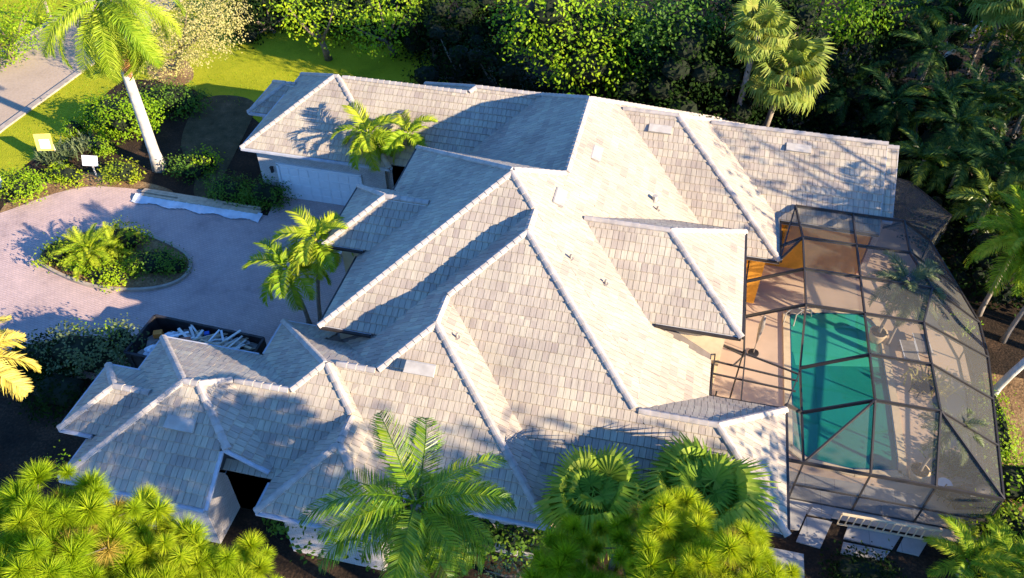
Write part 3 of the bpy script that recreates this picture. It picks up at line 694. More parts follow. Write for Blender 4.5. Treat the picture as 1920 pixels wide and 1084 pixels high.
o=m.build('rubble',M['wood3'],None,loc=(cx_,cy_,.05)); tag(o,'heap of grey roofing rubble under the boards in the dumpster','rubble',kind='stuff')
for i in range(60):
    ln=r_.uniform(.9,2.3); x=r_.gauss(.55,.85); y=r_.gauss(.3,.4); x=max(-LX+1,min(LX-1.1,x)); y=max(-LY+.5,min(LY-.5,y)); az=r_.choice((.9,.7,.5,-.5,1.3))+r_.uniform(-.5,.5)
    ln=min(ln,2.0 if abs(math.sin(az))<.8 else 1.4)
    c_,s_=math.cos(az),math.sin(az); zz=1.15+r_.random()*.5; tl=r_.uniform(-.22,.3)
    mb=MB().box((0,0,0),(ln,r_.uniform(.07,.13),r_.uniform(.025,.05)),Matrix.Rotation(az,3,'Z')@Matrix.Rotation(tl,3,'Y'))
    o=mb.build('broken_board',r_.choice((M['wood2'],M['wood2'],M['wood'],M['white'])),None,loc=(cx_+x,cy_+y,zz)); tag(o,'pale broken board in the tangled pile inside the dumpster','board','broken boards piled in the dumpster')
for nm,mt,x,y,z,d_,lab,ct in(('cardboard_box','red',-.55,.1,1.45,(.5,.42,.3),'brick-red box lying among the boards in the dumpster','box'),('plastic_bag','blue',-1.1,.0,1.2,(.5,.4,.22),'blue plastic bundle in the dumpster beside the red box','bag'),('scrap_box','orange',-2.3,.55,1.15,(.4,.3,.25),'orange scrap box at the left end of the dumpster','box'),('rubbish_bag','plastic',-1.9,-.6,1.3,(.7,.6,.35),'crumpled white rubbish bag at the near left corner of the dumpster','bag'),('rubbish_bag','plastic',-1.6,.5,1.2,(.7,.5,.3),'white rubbish bag deeper in the dumpster beside the orange box','bag'),('blue_bucket','blue',.05,.95,1.2,(.22,.2,.4),'small blue tub against the far side wall of the dumpster','tub')):
    bm=bmesh.new(); bmesh.ops.create_cube(bm,size=1)
    if 'bag' in nm: bmesh.ops.subdivide_edges(bm,edges=bm.edges[:],cuts=4,use_grid_fill=True)
    for v in bm.verts:
        if 'bag' in nm: v.co=v.co.normalized()*(.5+.12*r_.uniform(-1,1))
        v.co=Vector((v.co.x*d_[0],v.co.y*d_[1],v.co.z*d_[2]))
    me=bpy.data.meshes.new(nm); bm.to_mesh(me); me.materials.append(M[mt]); o=link(nm,me,None,(cx_+x,cy_+y,z),(0,0,r_.uniform(0,2))); tag(o,lab,ct)
# lumber and plastic sheet along the drive
a=Vector((*(-29.85,33.30),0)); b=Vector((*(-22.02,33.22),0)); d=(b-a).normalized(); pp=Vector((-d.y,d.x,0))
t=empty('lumber_stack',tuple((a+b)/2),'long low stack of tan boards on the edge of the driveway beside the hedge','lumber')
LO=Vector(t.location)
for i in range(9):
    l0=a.lerp(b,r_.uniform(0,.08)+(0 if i%3 else .3)); l1=a.lerp(b,r_.uniform(.6,.7) if i%3==1 else r_.uniform(.92,1)); of=pp*((i%5)*.15-.05); z=.12+.09*(i//5)
    MB().bar(l0-LO+of+Vector((0,0,z)),l1-LO+of+Vector((0,0,z)),.14,.07).build('board',M['wood'],t)
m=MB(); nn=70; rows=5
for i in range(nn+1):
    for k in range(rows):
        q=a.lerp(b,i/nn*1.03-.02)-pp*(k*.16+.02+.10*math.sin(i*.37)*(k/4)); m.V.append(tuple(q+Vector((0,0,.07+.12*max(0,1-k*.45)+.06*r_.random()+(.05 if k==2 else 0)))))
for i in range(nn):
    for k in range(rows-1): m.F.append((i*rows+k,(i+1)*rows+k,(i+1)*rows+k+1,i*rows+k+1))
o=m.build('plastic_sheet',M['plastic'],None,True); tag(o,'long crumpled white plastic sheet lying along the front of the tan boards','plastic sheet')
for (px_,len_,az,mt,lab) in(((-19.14,31.70),3.4,1.15,'wood3','weathered grey plank stack behind the paired palms by the porch'),((-18.17,32.41),2.6,1.1,'wood3','short grey plank pile nearest the porch corner'),((-16.68,30.89),2.6,1.2,'wood2','white trim boards stacked against the entry wall')):
    t=empty('plank_pile',(*px_,.05),lab,'planks',rz=az)
    for i in range(5): MB().box((r_.uniform(-.2,.2),(i%3)*.24-.24,.06+.1*(i//3)),(len_,.2,.07)).build('plank',M[mt],t)
# signs by the drive
def sign(name,p,z0,w_,h_,mat,rz,lab,paper=None,posts=1,tilt=-.25):
    t=empty(name,(*p,.02),lab,'sign',rz=rz)
    R=Matrix.Rotation(tilt,3,'X'); MB().box((0,0,z0+h_/2),(w_,.04,h_),R).build('board',mat,t)
    if paper: MB().box(R@Vector((.05,-.035,-.1))+Vector((0,0,z0+h_/2)),(w_*.6,.012,h_*.55),R).build('notice',paper,t)
    for i in range(posts):
        x=0 if posts==1 else (-w_*.42 if i==0 else w_*.42); MB().box((x,.05,(z0+h_*.6)/2),(.07,.05,z0+h_*.6)).build('post',M['wood2'],t)
sign('permit_board',(-37.15,35.41),.75,1.0,1.05,M['yellow'],math.radians(18),'yellow board on two posts with a white notice on the lawn edge',M['white'],2,-.3)
sign('yard_sign',(-33.42,34.44),.85,.95,.62,M['white'],math.radians(8),'small blank white sign on a single post among the shrubs',None,1,-.45)
o=sign('yard_sign',(-37.61,31.26),.7,.95,1.3,M['white'],math.radians(60),'white board leaning at the left edge of the photo above the drive',None,2,-.2)
# ------------------------------------------------------------------ vegetation builders
def frond(name,mat,L=3.,nl=44,ll=.7,droop=1.1,vee=.25,wd=.05,twist=0.,hang=.5,seed=0,prof=1,start=.13):
    r=np.random.default_rng(seed); s=np.linspace(0,1,nl+1); ang=-droop*s**1.35
    ds=L/nl; x=np.concatenate([[0],np.cumsum(np.cos(ang[:-1])*ds)]); z=np.concatenate([[0],np.cumsum(np.sin(ang[:-1])*ds)])
    P=np.stack([x,0*x+.06*L*np.sin(s*2.2)*r.uniform(-1,1),z],1); T=np.stack([np.cos(ang),0*ang,np.sin(ang)],1); U=np.stack([-np.sin(ang),0*ang,np.cos(ang)],1)
    q=[]
    for i in range(nl):
        w0=.035*(1-s[i]*.8); a,b=P[i],P[i+1]; Y=np.array([0,1,0])
        q+= [a-Y*w0,a+Y*w0,b+Y*w0,b-Y*w0, a-U[i]*w0,a+U[i]*w0,b+U[i]*w0,b-U[i]*w0]
    for i in range(nl+1):
        if s[i]<start: continue
        pr=math.sin(math.pi*min(1,(s[i]-start)/(1-start)*.86+.14))**.55
        for sd in(-1,1):
            l=ll*pr*r.uniform(.85,1.1); fwd=.35+.75*s[i]+r.uniform(-.12,.12); up=vee*(1 if prof==1 else math.sin(i*2.4+sd))+r.uniform(-.14,.14)
            d=T[i]*fwd+np.array([0,sd,0])+U[i]*up; d/=np.linalg.norm(d); m=P[i]+d*l*.5; d2=d+np.array([0,0,-1])*(hang+r.uniform(-.1,.25)); d2/=np.linalg.norm(d2); t=m+d2*l*.5
            sv=np.cross(d,U[i]); sv/=np.linalg.norm(sv)+1e-9; sv=T[i]*.8+sv*.2+U[i]*r.uniform(-.5,.5); sv/=np.linalg.norm(sv); b=wd*.5
            q+= [P[i]-sv*b*.6,P[i]+sv*b*.6,m+sv*b,m-sv*b, m-sv*b,m+sv*b,t+sv*b*.12,t-sv*b*.12]
    return fastmesh(name,np.array(q),4,mat)
def fanleaf(name,mat,R=.9,pet=.9,nseg=26,seed=0,droop=.5,fold=.25):
    r=np.random.default_rng(seed); q=[]
    for k in range(4):
        a=np.array([pet*k/4,0,-.05*k]);b=np.array([pet*(k+1)/4,0,-.05*(k+1)]); w_=np.array([0,.018,0]); q+=[a-w_,a+w_,b+w_,b-w_]
    c=np.array([pet,0,-.2])
    for k in range(nseg):
        th=-2.5+5.0*(k+.5)/nseg; l=R*(1-.18*abs(th)/2.5)*r.uniform(.9,1.06); d=np.array([math.cos(th),math.sin(th),fold*(1 if k%2 else .82)-.1*abs(th)]); d/=np.linalg.norm(d)
        sd=np.array([-math.sin(th),math.cos(th),.35 if k%2 else -.35]); sd/=np.linalg.norm(sd); w1=R*.105*.5*1.1; m=c+d*l*.56; t=m+(d*.8+np.array([0,0,-droop*r.uniform(.6,1.5)]))*l*.42
        q+=[c-sd*.01,c+sd*.01,m+sd*w1,m-sd*w1, m-sd*w1,m+sd*w1,t+sd*w1*.15,t-sd*w1*.15]
    return fastmesh(name,np.array(q),4,mat)
FM={}
def F_(key,fn):
    if key not in FM: FM[key]=[fn(i) for i in range(4)]
    return FM[key]
def palm(name,label,cat,base,h,lean,meshes,n,el=(75,-35),trunk='palmbark',rad=.12,shaft=None,group=None,sc_=1.,seed=0,partname='frond',dead=None,ndead=0,ring=1.0,az0=None,inner=None):
    r=random.Random(seed); t=empty(name,(base[0],base[1],0 if len(base)<3 else base[2]),label,cat,group)
    top=Vector((lean[0],lean[1],h)); pts=[Vector((lean[0]*(k/8)**1.6,lean[1]*(k/8)**1.6,h*k/8)) for k in range(9)]
    MB().tube(pts,[rad*(1.55 if k==0 else 1.12-.035*k) for k in range(9)],10).build('trunk',M[trunk],t,True)
    if shaft: MB().tube([top-Vector((0,0,.05)),top+Vector((0,0,.45*sc_)),top+Vector((0,0,1.0*sc_))],[rad*1.05,rad*.95,rad*.5],10).build('crownshaft',M[shaft],t,True); top=top+Vector((0,0,.9*sc_))
    for i in range(n):
        e=math.radians(el[0]+(el[1]-el[0])*((i+.5)/n)**.9+r.uniform(-7,7)); az=i*2.39996+r.uniform(-.25,.25) if az0 is None else az0[i%len(az0)]+r.uniform(-.2,.2)
        o=link(partname,meshes[r.randrange(len(meshes))],t,top+Vector((0,0,r.uniform(-.12,.12))),(r.uniform(-.35,.35),-e,az),sc_*r.uniform(.85,1.12))
    for i in range(inner[1] if inner else 0): link(partname,inner[0][i%len(inner[0])],t,top+Vector((0,0,.25+.035*i)),(r.uniform(-.3,.3),-r.uniform(.05,.75),i*2.4),sc_*r.uniform(.8,1.05))
    for i in range(ndead):
        az=r.uniform(0,6.28); link('dead_'+partname,dead[r.randrange(len(dead))],t,top-Vector((0,0,.25)),(r.uniform(-.5,.5),r.uniform(.9,1.35),az),sc_*r.uniform(.7,1))
    return t
def leafcloud(blobs,size,dens,seed=0,shell=.55,flat=.7,n=None):
    r=np.random.default_rng(seed); Q=[]
    for (x,y,z,R) in blobs:
        if hasattr(R,'__len__'): rx,ry,rz=R
        else: rx=ry=R; rz=R*flat
        k=int(dens*(rx*ry+ry*rz+rx*rz)/3*4*math.pi/ (size*size)*.5)
        # sub clumps on the blob's surface
        nc=max(8,int(2.0*(rx*ry+rx*rz+ry*rz)/max(.35,size*2.2)**2)); cd_=r.normal(size=(nc,3)); cd_/=np.linalg.norm(cd_,axis=1)[:,None]; cr=r.uniform(shell,1.05,nc)[:,None]
        cc_=cd_*cr; idx=r.integers(0,nc,k); p=cc_[idx]*np.array([rx,ry,rz])+r.normal(size=(k,3))*size*1.5*np.array([1,1,.7])
        c=np.array([x,y,z])+p
        nrm=r.normal(size=(k,3))*.42+cd_[idx]*.55+np.array([.25,-.1,.55]); nrm/=np.linalg.norm(nrm,axis=1)[:,None]
        a=np.cross(nrm,r.normal(size=(k,3))); a/=np.linalg.norm(a,axis=1)[:,None]; b=np.cross(nrm,a)
        s=(size*r.uniform(.6,1.25,k))[:,None]*.5
        Q.append(np.stack([c-a*s,c+b*s*.55,c+a*s,c-b*s*.55],1).reshape(-1,3))
    return np.concatenate(Q)
def tree(name,label,cat,base,blobs,mat,size=.22,dens=.8,group=None,trunk=.22,seed=0,limbs=True,core=False,flat=.75):
    t=empty(name,(base[0],base[1],0),label,cat,group); B0=Vector((base[0],base[1],0))
    lb=[(b[0]-base[0],b[1]-base[1],b[2],b[3]) for b in blobs]
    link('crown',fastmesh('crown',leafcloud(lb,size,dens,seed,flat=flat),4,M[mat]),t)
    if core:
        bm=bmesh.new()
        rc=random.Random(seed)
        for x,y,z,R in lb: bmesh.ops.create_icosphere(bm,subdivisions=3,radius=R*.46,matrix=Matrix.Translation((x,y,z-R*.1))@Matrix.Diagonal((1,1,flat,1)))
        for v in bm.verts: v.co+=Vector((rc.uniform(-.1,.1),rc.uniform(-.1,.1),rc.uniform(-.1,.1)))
        me=bpy.data.meshes.new('inner_foliage'); bm.to_mesh(me); bm.free(); me.materials.append(M['core']); link('inner_foliage',me,t)  # dark lumps that paint the shade inside the crown and block the view through
    if limbs:
        zc=sum(b[2] for b in lb)/len(lb); xm=sum(b[0] for b in lb)/len(lb); ym=sum(b[1] for b in lb)/len(lb)
        fork=Vector((xm*.4,ym*.4,max(.6,zc*.45))); MB().tube([(0,0,0),tuple(fork*.5),tuple(fork)],[trunk*1.4,trunk,trunk*.85],8).build('trunk',M['bark'],t,True)
        for x,y,z,R in lb[:9]:
            p=Vector((x,y,z)); MB().tube([fork,fork.lerp(p,.5)+Vector((0,0,-.2)),p],[trunk*.7,trunk*.4,trunk*.12],6).build('limb',M['bark'],t,True)
    return t
def shrub(name,label,base,R,mat,size=.13,dens=1.2,group=None,seed=0,cat='shrub',core=True,z=None):
    rx,ry,rz=R; t=empty(name,(base[0],base[1],0),label,cat,group); zc=rz*.85 if z is None else z
    link('foliage',fastmesh('foliage',leafcloud([(0,0,zc,R)],size*1.15,dens*3.4,seed,shell=.74),4,M[mat]),t)
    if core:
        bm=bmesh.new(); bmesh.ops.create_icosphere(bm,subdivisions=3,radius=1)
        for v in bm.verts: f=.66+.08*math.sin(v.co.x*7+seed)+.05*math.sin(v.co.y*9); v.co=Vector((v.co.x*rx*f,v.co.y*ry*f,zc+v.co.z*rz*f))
        me=bpy.data.meshes.new('branches'); bm.to_mesh(me); bm.free(); me.materials.append(M['core']); link('branches',me,t)  # solid near-black ball standing in for the shade between the leaves
    return t
def pinecrown(tufts,nn=260,seed=0):
    r=np.random.default_rng(seed); Q=[]
    for (x,y,z,R) in tufts:
        d=r.normal(size=(nn,3)); d[:,2]=np.abs(d[:,2])*.9-.35; tiltv=r.normal(size=3)*.25; d+=tiltv; d/=np.linalg.norm(d,axis=1)[:,None]
        c=np.array([x,y,z])+d*R*.08-np.array([0,0,1])*r.uniform(0,.28,nn)[:,None]*R; l=R*r.uniform(.75,1.08,nn)[:,None]; tip=c+d*l+np.array([0,0,-.10])*l
        s=np.cross(d,r.normal(size=(nn,3))); s/=np.linalg.norm(s,axis=1)[:,None]; w_=.0078*R/.35
        Q.append(np.stack([c-s*w_,c+s*w_,tip],1).reshape(-1,3))
    return np.concatenate(Q)
def pine(label,base,h,centres,seed,group='pines in front of the house',R=.42):
    """centres: (x,y,z,spread,count) clumps of needle tufts"""
    t=empty('pine_tree',(base[0],base[1],0),label,'pine tree',group); r=random.Random(seed); T=[]; g=Vector((base[0],base[1],0))
    fork=Vector((0,0,h*.8)); MB().tube([(0,0,0),(0.1,0,h*.4),tuple(fork),(0,0,h*.95)],[.28,.22,.15,.06],10).build('trunk',M['bark'],t,True)
    for (x,y,z,s,n_) in centres:
        p=Vector((x,y,z))-g; MB().tube([fork+Vector((0,0,-.3)),fork.lerp(p,.5)-Vector((0,0,.3)),p-Vector((0,0,.3))],[.10,.06,.03],6).build('limb',M['bark'],t,True)
        loc=[]
        for i in range(int(n_*1.3)):
            for _ in range(40):
                q=(p.x+r.gauss(0,s*.5),p.y+r.gauss(0,s*.5)); d=math.hypot(q[0]-p.x,q[1]-p.y)
                if d<s*1.15 and all(math.hypot(q[0]-o_[0],q[1]-o_[1])> R*.7 for o_ in loc): break
            zz=p.z+.45*s*(1-(d/s)**2)+r.uniform(-.3,.15); loc.append((q[0],q[1],zz,R*r.uniform(.55,1.2)))
            if i%3==0: MB().tube([p-Vector((0,0,.35)),Vector((q[0],q[1],zz-.05))],[.025,.012],5).build('twig',M['bark'],t)
        T+=loc
    nb_=[q for i,q in enumerate(T) if i%11==5]; T=[q for i,q in enumerate(T) if i%11!=5]
    link('needles',fastmesh('needles',pinecrown(T,620,seed),3,M['pine']),t)
    link('dry_needles',fastmesh('dry_needles',pinecrown([(a,b,c-.12,d*.8) for a,b,c,d in nb_],320,seed),3,M['dryn']),t); return t
# frond meshes
adF=[frond('frond',M['frondlit'],2.1,58,.66,1.6,.5,.06,hang=.6,seed=i) for i in range(4)]
coF=[frond('frond',M['coco'],3.9,78,1.0,1.25,.1,.052,hang=.75,seed=10+i) for i in range(4)]
roF=[frond('frond',M['royalf'],4.4,120,.85,2.0,.3,.05,hang=1.0,seed=20+i,prof=2) for i in range(4)]
arF=[frond('frond',M['frondlit'],2.5,60,.65,1.25,.35,.05,hang=.6,seed=30+i) for i in range(4)]
dkF=[frond('frond',M['dkpalm'],2.9,50,.65,1.2,.25,.06,hang=.6,seed=40+i) for i in range(4)]
ptF=[frond('frond',M['leafG'],1.5,44,.42,1.3,.3,.035,hang=.5,seed=50+i) for i in range(4)]
yeF=[frond('frond',M['yelpalm'],2.2,50,.62,1.0,.2,.06,hang=.4,seed=60+i) for i in range(4)]
cyF=[frond('frond',M['frondlit'],1.5,60,.3,1.0,.4,.025,hang=.2,seed=70+i) for i in range(4)]
dedF=[frond('frond',M['dead'],2.6,50,.5,.5,.0,.05,hang=1.6,seed=80+i) for i in range(2)]
bigF=[frond('frond',M['thick'],2.6,56,.7,1.2,.3,.055,hang=.6,seed=90+i) for i in range(4)]
fanF=[fanleaf('fan_leaf',M['fan'],1.0,.8,34,seed=i,droop=1.5) for i in range(4)]
fanI=[fanleaf('fan_leaf',M['fan'],.8,.28,30,seed=50+i,droop=.8) for i in range(3)]
sabF=[fanleaf('fan_leaf',M['sabal'],.95,1.1,30,seed=10+i,droop=1.0) for i in range(4)]
sabD=[fanleaf('fan_leaf',M['brownf'],.8,.7,24,seed=20+i,droop=1.4) for i in range(2)]
# ---- front garden
t=palm('royal_palm','tall royal palm with thick pale trunk and hanging fronds by the road','palm tree',(-30.16,36.1),9.6,(-.1,.1),roF,30,(40,-66),'royal',.31,'shaft',seed=4,sc_=1.15)
link('dead_frond',dedF[0],t,(.1,-.2,10.0),(0,1.38,-1.0),1.5); link('dead_frond',dedF[1],t,(.2,-.1,9.8),(.3,1.45,-.6),1.3)
palm('christmas_palm','left palm of the pair with dark trunks in front of the entrance','palm tree',(-15.99,25.75),3.5,(.15,-.9),adF,13,(65,-30),'palmbark',.10,'adshaft',group='palms in front of the entrance',seed=1,sc_=1.1)
palm('christmas_palm','right and taller palm of the pair in front of the entrance','palm tree',(-15.45,25.95),4.7,(.7,-.1),adF,15,(65,-35),'palmbark',.10,'adshaft',group='palms in front of the entrance',seed=2)
palm('christmas_palm','bushy palm between the garage door and the entry roof','palm tree',(-15.6,35.8),4.1,(-.1,-.6),adF,15,(70,-50),'palmbark',.11,'shaft',group='palms in front of the entrance',seed=3,sc_=1.12)
palm('christmas_palm','palm half hidden behind the bushy one near the garage corner','palm tree',(-14.4,36.2),4.0,(.6,-.1),adF,10,(65,-40),'palmbark',.10,'shaft',group='palms in front of the entrance',seed=5,sc_=1.0)
FG='shrubs in the front garden'
for i,(p,R,mt,lab,sz) in enumerate([((-34.42,39.48),(2.4,1.8,1.4),'leafA','large rounded green shrub left of the royal palm trunk',.16),((-36.01,39.76),(1.6,1.3,1.0),'leafA','bright green shrub behind the two small round ones',.16),
   ((-32.56,42.64),(2.2,1.5,.9),'leafE','dark shaded shrub mass right of the royal palm trunk',.16),((-37.30,38.31),(.75,.65,.6),'leafA','small round clipped shrub nearest the road lawn',.11),((-34.42,36.98),(.65,.6,.55),'leafA','small round clipped shrub just above the white sign',.11),
   ((-31.60,34.56),(1.15,.9,.7),'leafB','round green shrub right of the white sign',.13),((-36.32,31.77),(1.5,1.1,.9),'leafA','big clipped shrub at the left edge beside the white board',.13),((-34.70,33.64),(1.3,.7,.55),'leafA','low yellow-green hedge below the strappy plant',.12),
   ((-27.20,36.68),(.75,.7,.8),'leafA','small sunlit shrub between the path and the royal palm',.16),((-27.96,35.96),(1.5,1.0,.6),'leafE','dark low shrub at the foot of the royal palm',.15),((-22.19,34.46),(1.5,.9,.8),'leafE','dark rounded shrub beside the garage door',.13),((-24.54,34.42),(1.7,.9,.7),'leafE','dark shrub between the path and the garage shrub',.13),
   ((-41.45,37.81),(0.1,.1,.1),'leafA','',.1)]):
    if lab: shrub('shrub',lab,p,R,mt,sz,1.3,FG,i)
def strappy(lab,p,n_,L,mat,seed,cat='plant',z=0,group=None):
    r=random.Random(seed); t=empty('strappy_plant',(*p,z),lab,cat,group); q=[]
    for i in range(n_):
        az=r.uniform(0,6.28); e=r.uniform(.35,1.3); o=np.array([r.gauss(0,.45),r.gauss(0,.35),.1]); d=np.array([math.cos(az)*math.cos(e),math.sin(az)*math.cos(e),math.sin(e)]); l=L*r.uniform(.7,1.1); s=np.array([-math.sin(az),math.cos(az),0])*.035
        m=o+d*l*.6; tp=m+(d+np.array([0,0,-.6]))*l*.4; q+=[o-s,o+s,m+s,m-s,m-s,m+s,tp+s*.1,tp-s*.1]
    link('leaves',fastmesh('leaves',np.array(q),4,M[mat]),t); return t
strappy('spiky strap-leaved clump between the yellow board and the white sign',(-36.73,35.51),320,1.1,'leafG',1); strappy('smaller strap-leaved clump behind the white sign',(-35.89,37.04),160,.9,'leafG',2)
# island in the drive
isl=smoothpoly([(-32.34,26.86),(-31.90,28.47),(-30.33,30.13),(-27.71,30.17),(-25.00,29.40),(-23.78,28.56),(-23.57,27.10),(-24.94,26.03),(-27.41,25.57),(-29.85,25.96)],3)
sheet('planting_island',isl,.10,M['litter']); m=MB()
for i in range(0,len(isl)): a=isl[i]; b=isl[(i+1)%len(isl)]; m.bar((*a,.1),(*b,.1),.16,.2)
o=m.build('island_edging',M['kerb']); o['kind']='structure'
IG='shrubs on the driveway island'
for i,(p,R,mt,lab,sz) in enumerate([((-30.71,27.12),(1.2,.9,.7),'leafB','red-tinged leafy shrub at the left end of the island',.15),((-27.88,28.91),(1.3,.9,.8),'leafB','green shrub at the far side of the island',.14),((-25.51,27.79),(1.6,1.1,.5),'leafE','dark low shrub filling the right half of the island',.13),((-27.47,26.37),(1.4,.7,.5),'leafA','bright grassy shrub on the near edge of the island',.13),((-26.51,27.12),(.5,.4,.45),'leafA','small yellow-green croton in the middle of the island',.13),((-29.05,26.64),(.8,.5,.45),'leafA','light green shrub under the small palm on the island',.13),((-24.36,27.86),(.7,.6,.35),'leafE','lowest dark shrub at the right tip of the island',.12)]):
    shrub('shrub',lab,p,R,mt,sz,1.3,IG,30+i)
palm('pygmy_palm','second feathery palm among the shaded shrubs of the driveway island','palm tree',(-28.13,28.30),.6,(0,0),cyF,26,(80,-30),'palmbark',.09,seed=8,sc_=1.0)
palm('pygmy_palm','small feathery palm rising from the shrubs of the driveway island','palm tree',(-28.94,27.35),.9,(0,0),cyF,34,(80,-25),'palmbark',.10,seed=9,sc_=1.2)
# left edge
YP=(-22.00,14.28)
palm('yellow_palm','yellowing palm reaching in from the left edge above the dark bed','palm tree',(YP[0]-4.5,YP[1]),8.6,(4.5,0),yeF,24,(60,-35),'palmbark',.15,seed=11,sc_=1.0)
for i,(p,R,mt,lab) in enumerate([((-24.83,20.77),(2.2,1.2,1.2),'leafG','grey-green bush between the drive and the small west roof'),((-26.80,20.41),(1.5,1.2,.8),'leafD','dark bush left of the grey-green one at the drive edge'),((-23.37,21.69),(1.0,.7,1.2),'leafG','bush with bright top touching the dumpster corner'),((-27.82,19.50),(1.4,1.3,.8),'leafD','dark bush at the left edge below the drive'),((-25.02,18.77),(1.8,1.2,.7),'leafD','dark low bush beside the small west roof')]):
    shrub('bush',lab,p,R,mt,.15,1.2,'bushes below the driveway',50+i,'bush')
for i,(p,z_,R,lab) in enumerate([((-23.66,21.41),2.2,.42,'bright leafy tip rising over the grey-green bush'),((-25.19,21.46),2.0,.3,'tiny bright sprig above the left of the grey-green bush'),((-19.98,13.47),4.2,.38,'slender bright sapling beside the lower left roof corner')]):
    tree('sapling',lab,'sapling',p,[(p[0],p[1],z_,R),(p[0]+.1,p[1],z_-.5,R*.7)],'leafA',.13,1.0,trunk=.03,seed=70+i)
# upper left
tree('olive_tree','fine-leaved olive-grey tree behind the royal palm crown','tree',(-35.49,47.55),[(*(-33.25,45.70),4,3.2),(*(-30.94,45.99),4.5,2.6),(*(-31.49,44.98),6,2.8),(*(-34.65,45.27),2.5,2.4),(*(-30.41,47.48),5,2.0)],'leafO',.15,1.3,trunk=.2,seed=1)
tree('roadside_tree','bright green bushy tree in the upper left corner across the road','tree',(-48.04,46.18),[(-47.17,46.56,2)+(2.6,),(-47.79,46.00,3)+(3.2,),(-46.60,47.60,3)+(2.2,),(-47.53,44.99,1.5)+(2.0,),(-47.87,49.97,2.5)+(1.6,)],'leafA',.2,.8,seed=2)
tree('roadside_tree','round bright tree at the left margin just below the upper left corner one','tree',(-49.93,45.73),[(-47.99,44.47,1.5)+(1.8,),(-47.34,45.67,1.8)+(1.3,)],'leafB',.2,.8,seed=3)
palm('roadside_palm','palm crown hanging into the top left corner over the road','palm tree',(-47.42,50.71),8.5,(0,0),roF,14,(40,-50),'palmbark',.15,seed=21)
# line of tall trees behind the house
TG='tall trees behind the house'
BT=[('broad tree with the left bright tufts against the dark wood', (-25.32, 51.46), [(-25.58, 50.46, 3.8, 1.9949999999999999), (-26.14, 49.47, 3.8, 1.3650000000000002), (-24.68, 50.29, 2.8, 1.3650000000000002), (-26.64, 49.26, 4.8, 1.6800000000000002), (-23.56, 49.75, 4.8, 1.26)], 'leafA'), ('tree with two bright tufts hanging over the lawn end', (-20.84, 53.14), [(-21.77, 50.99, 2.8, 1.785), (-20.28, 50.11, 2.8, 1.5750000000000002), (-19.56, 51.39, 4.8, 1.9949999999999999), (-20.09, 49.41, 5.8, 1.8900000000000001), (-19.32, 52.14, 3.8, 1.26), (-23.49, 51.85, 2.8, 1.3650000000000002), (-21.38, 50.25, 2.2, 0.9450000000000001)], 'leafA'), ('big leafy tree right of the roof peak with sunlit crown', (-6.53, 49.19), [(-9.19, 47.05, 6.8, 2.81), (-7.09, 46.11, 7.8, 3.46), (-5.16, 46.21, 7.3, 3.46), (-3.51, 46.89, 5.8, 2.81), (-5.2, 45.1, 5.8, 3.02), (-6.02, 46.0, 3.8, 2.38), (-4.56, 46.58, 3.3, 2.38), (-9.71, 47.2, 5.8, 1.62), (-7.61, 45.9, 5.8, 2.38), (-3.66, 48.3, 3.8, 1.73), (-4.28, 46.42, 7.8, 2.81), (-7.9, 45.13, 8.8, 2.59)], 'leafA'), ('grey-green twiggy tree at the top right of the big leafy tree', (-1.17, 54.17), [(-1.8, 45.08, 9, 2.8), (-0.02, 45.17, 9, 2.6), (-0.79, 45.43, 8, 2.4), (-2.79, 45.91, 9, 2.2), (0.8, 46.41, 9, 2.2)], 'leafE'), ('yellow-green shrubby tree at the top between the fan palms', (10.87, 59.45), [(8.64, 52.04, 7, 2.2), (9.88, 51.58, 7, 2.4), (11.3, 53.45, 7, 2.2), (9.26, 51.09, 8, 2.0), (7.38, 50.63, 8, 1.8)], 'leafA'), ('yellow-green shrubby tree in the top right corner', (23.7, 65.09), [(18.97, 57.56, 6, 2.4), (20.28, 55.88, 6, 2.6), (19.64, 56.26, 7, 2.4)], 'leafA')]
for i,(lab,b,bl,m) in enumerate(BT): tree('tree',lab,'tree',b,bl,m,.26,.95,TG,.22,seed=100+i,core=(i==2))
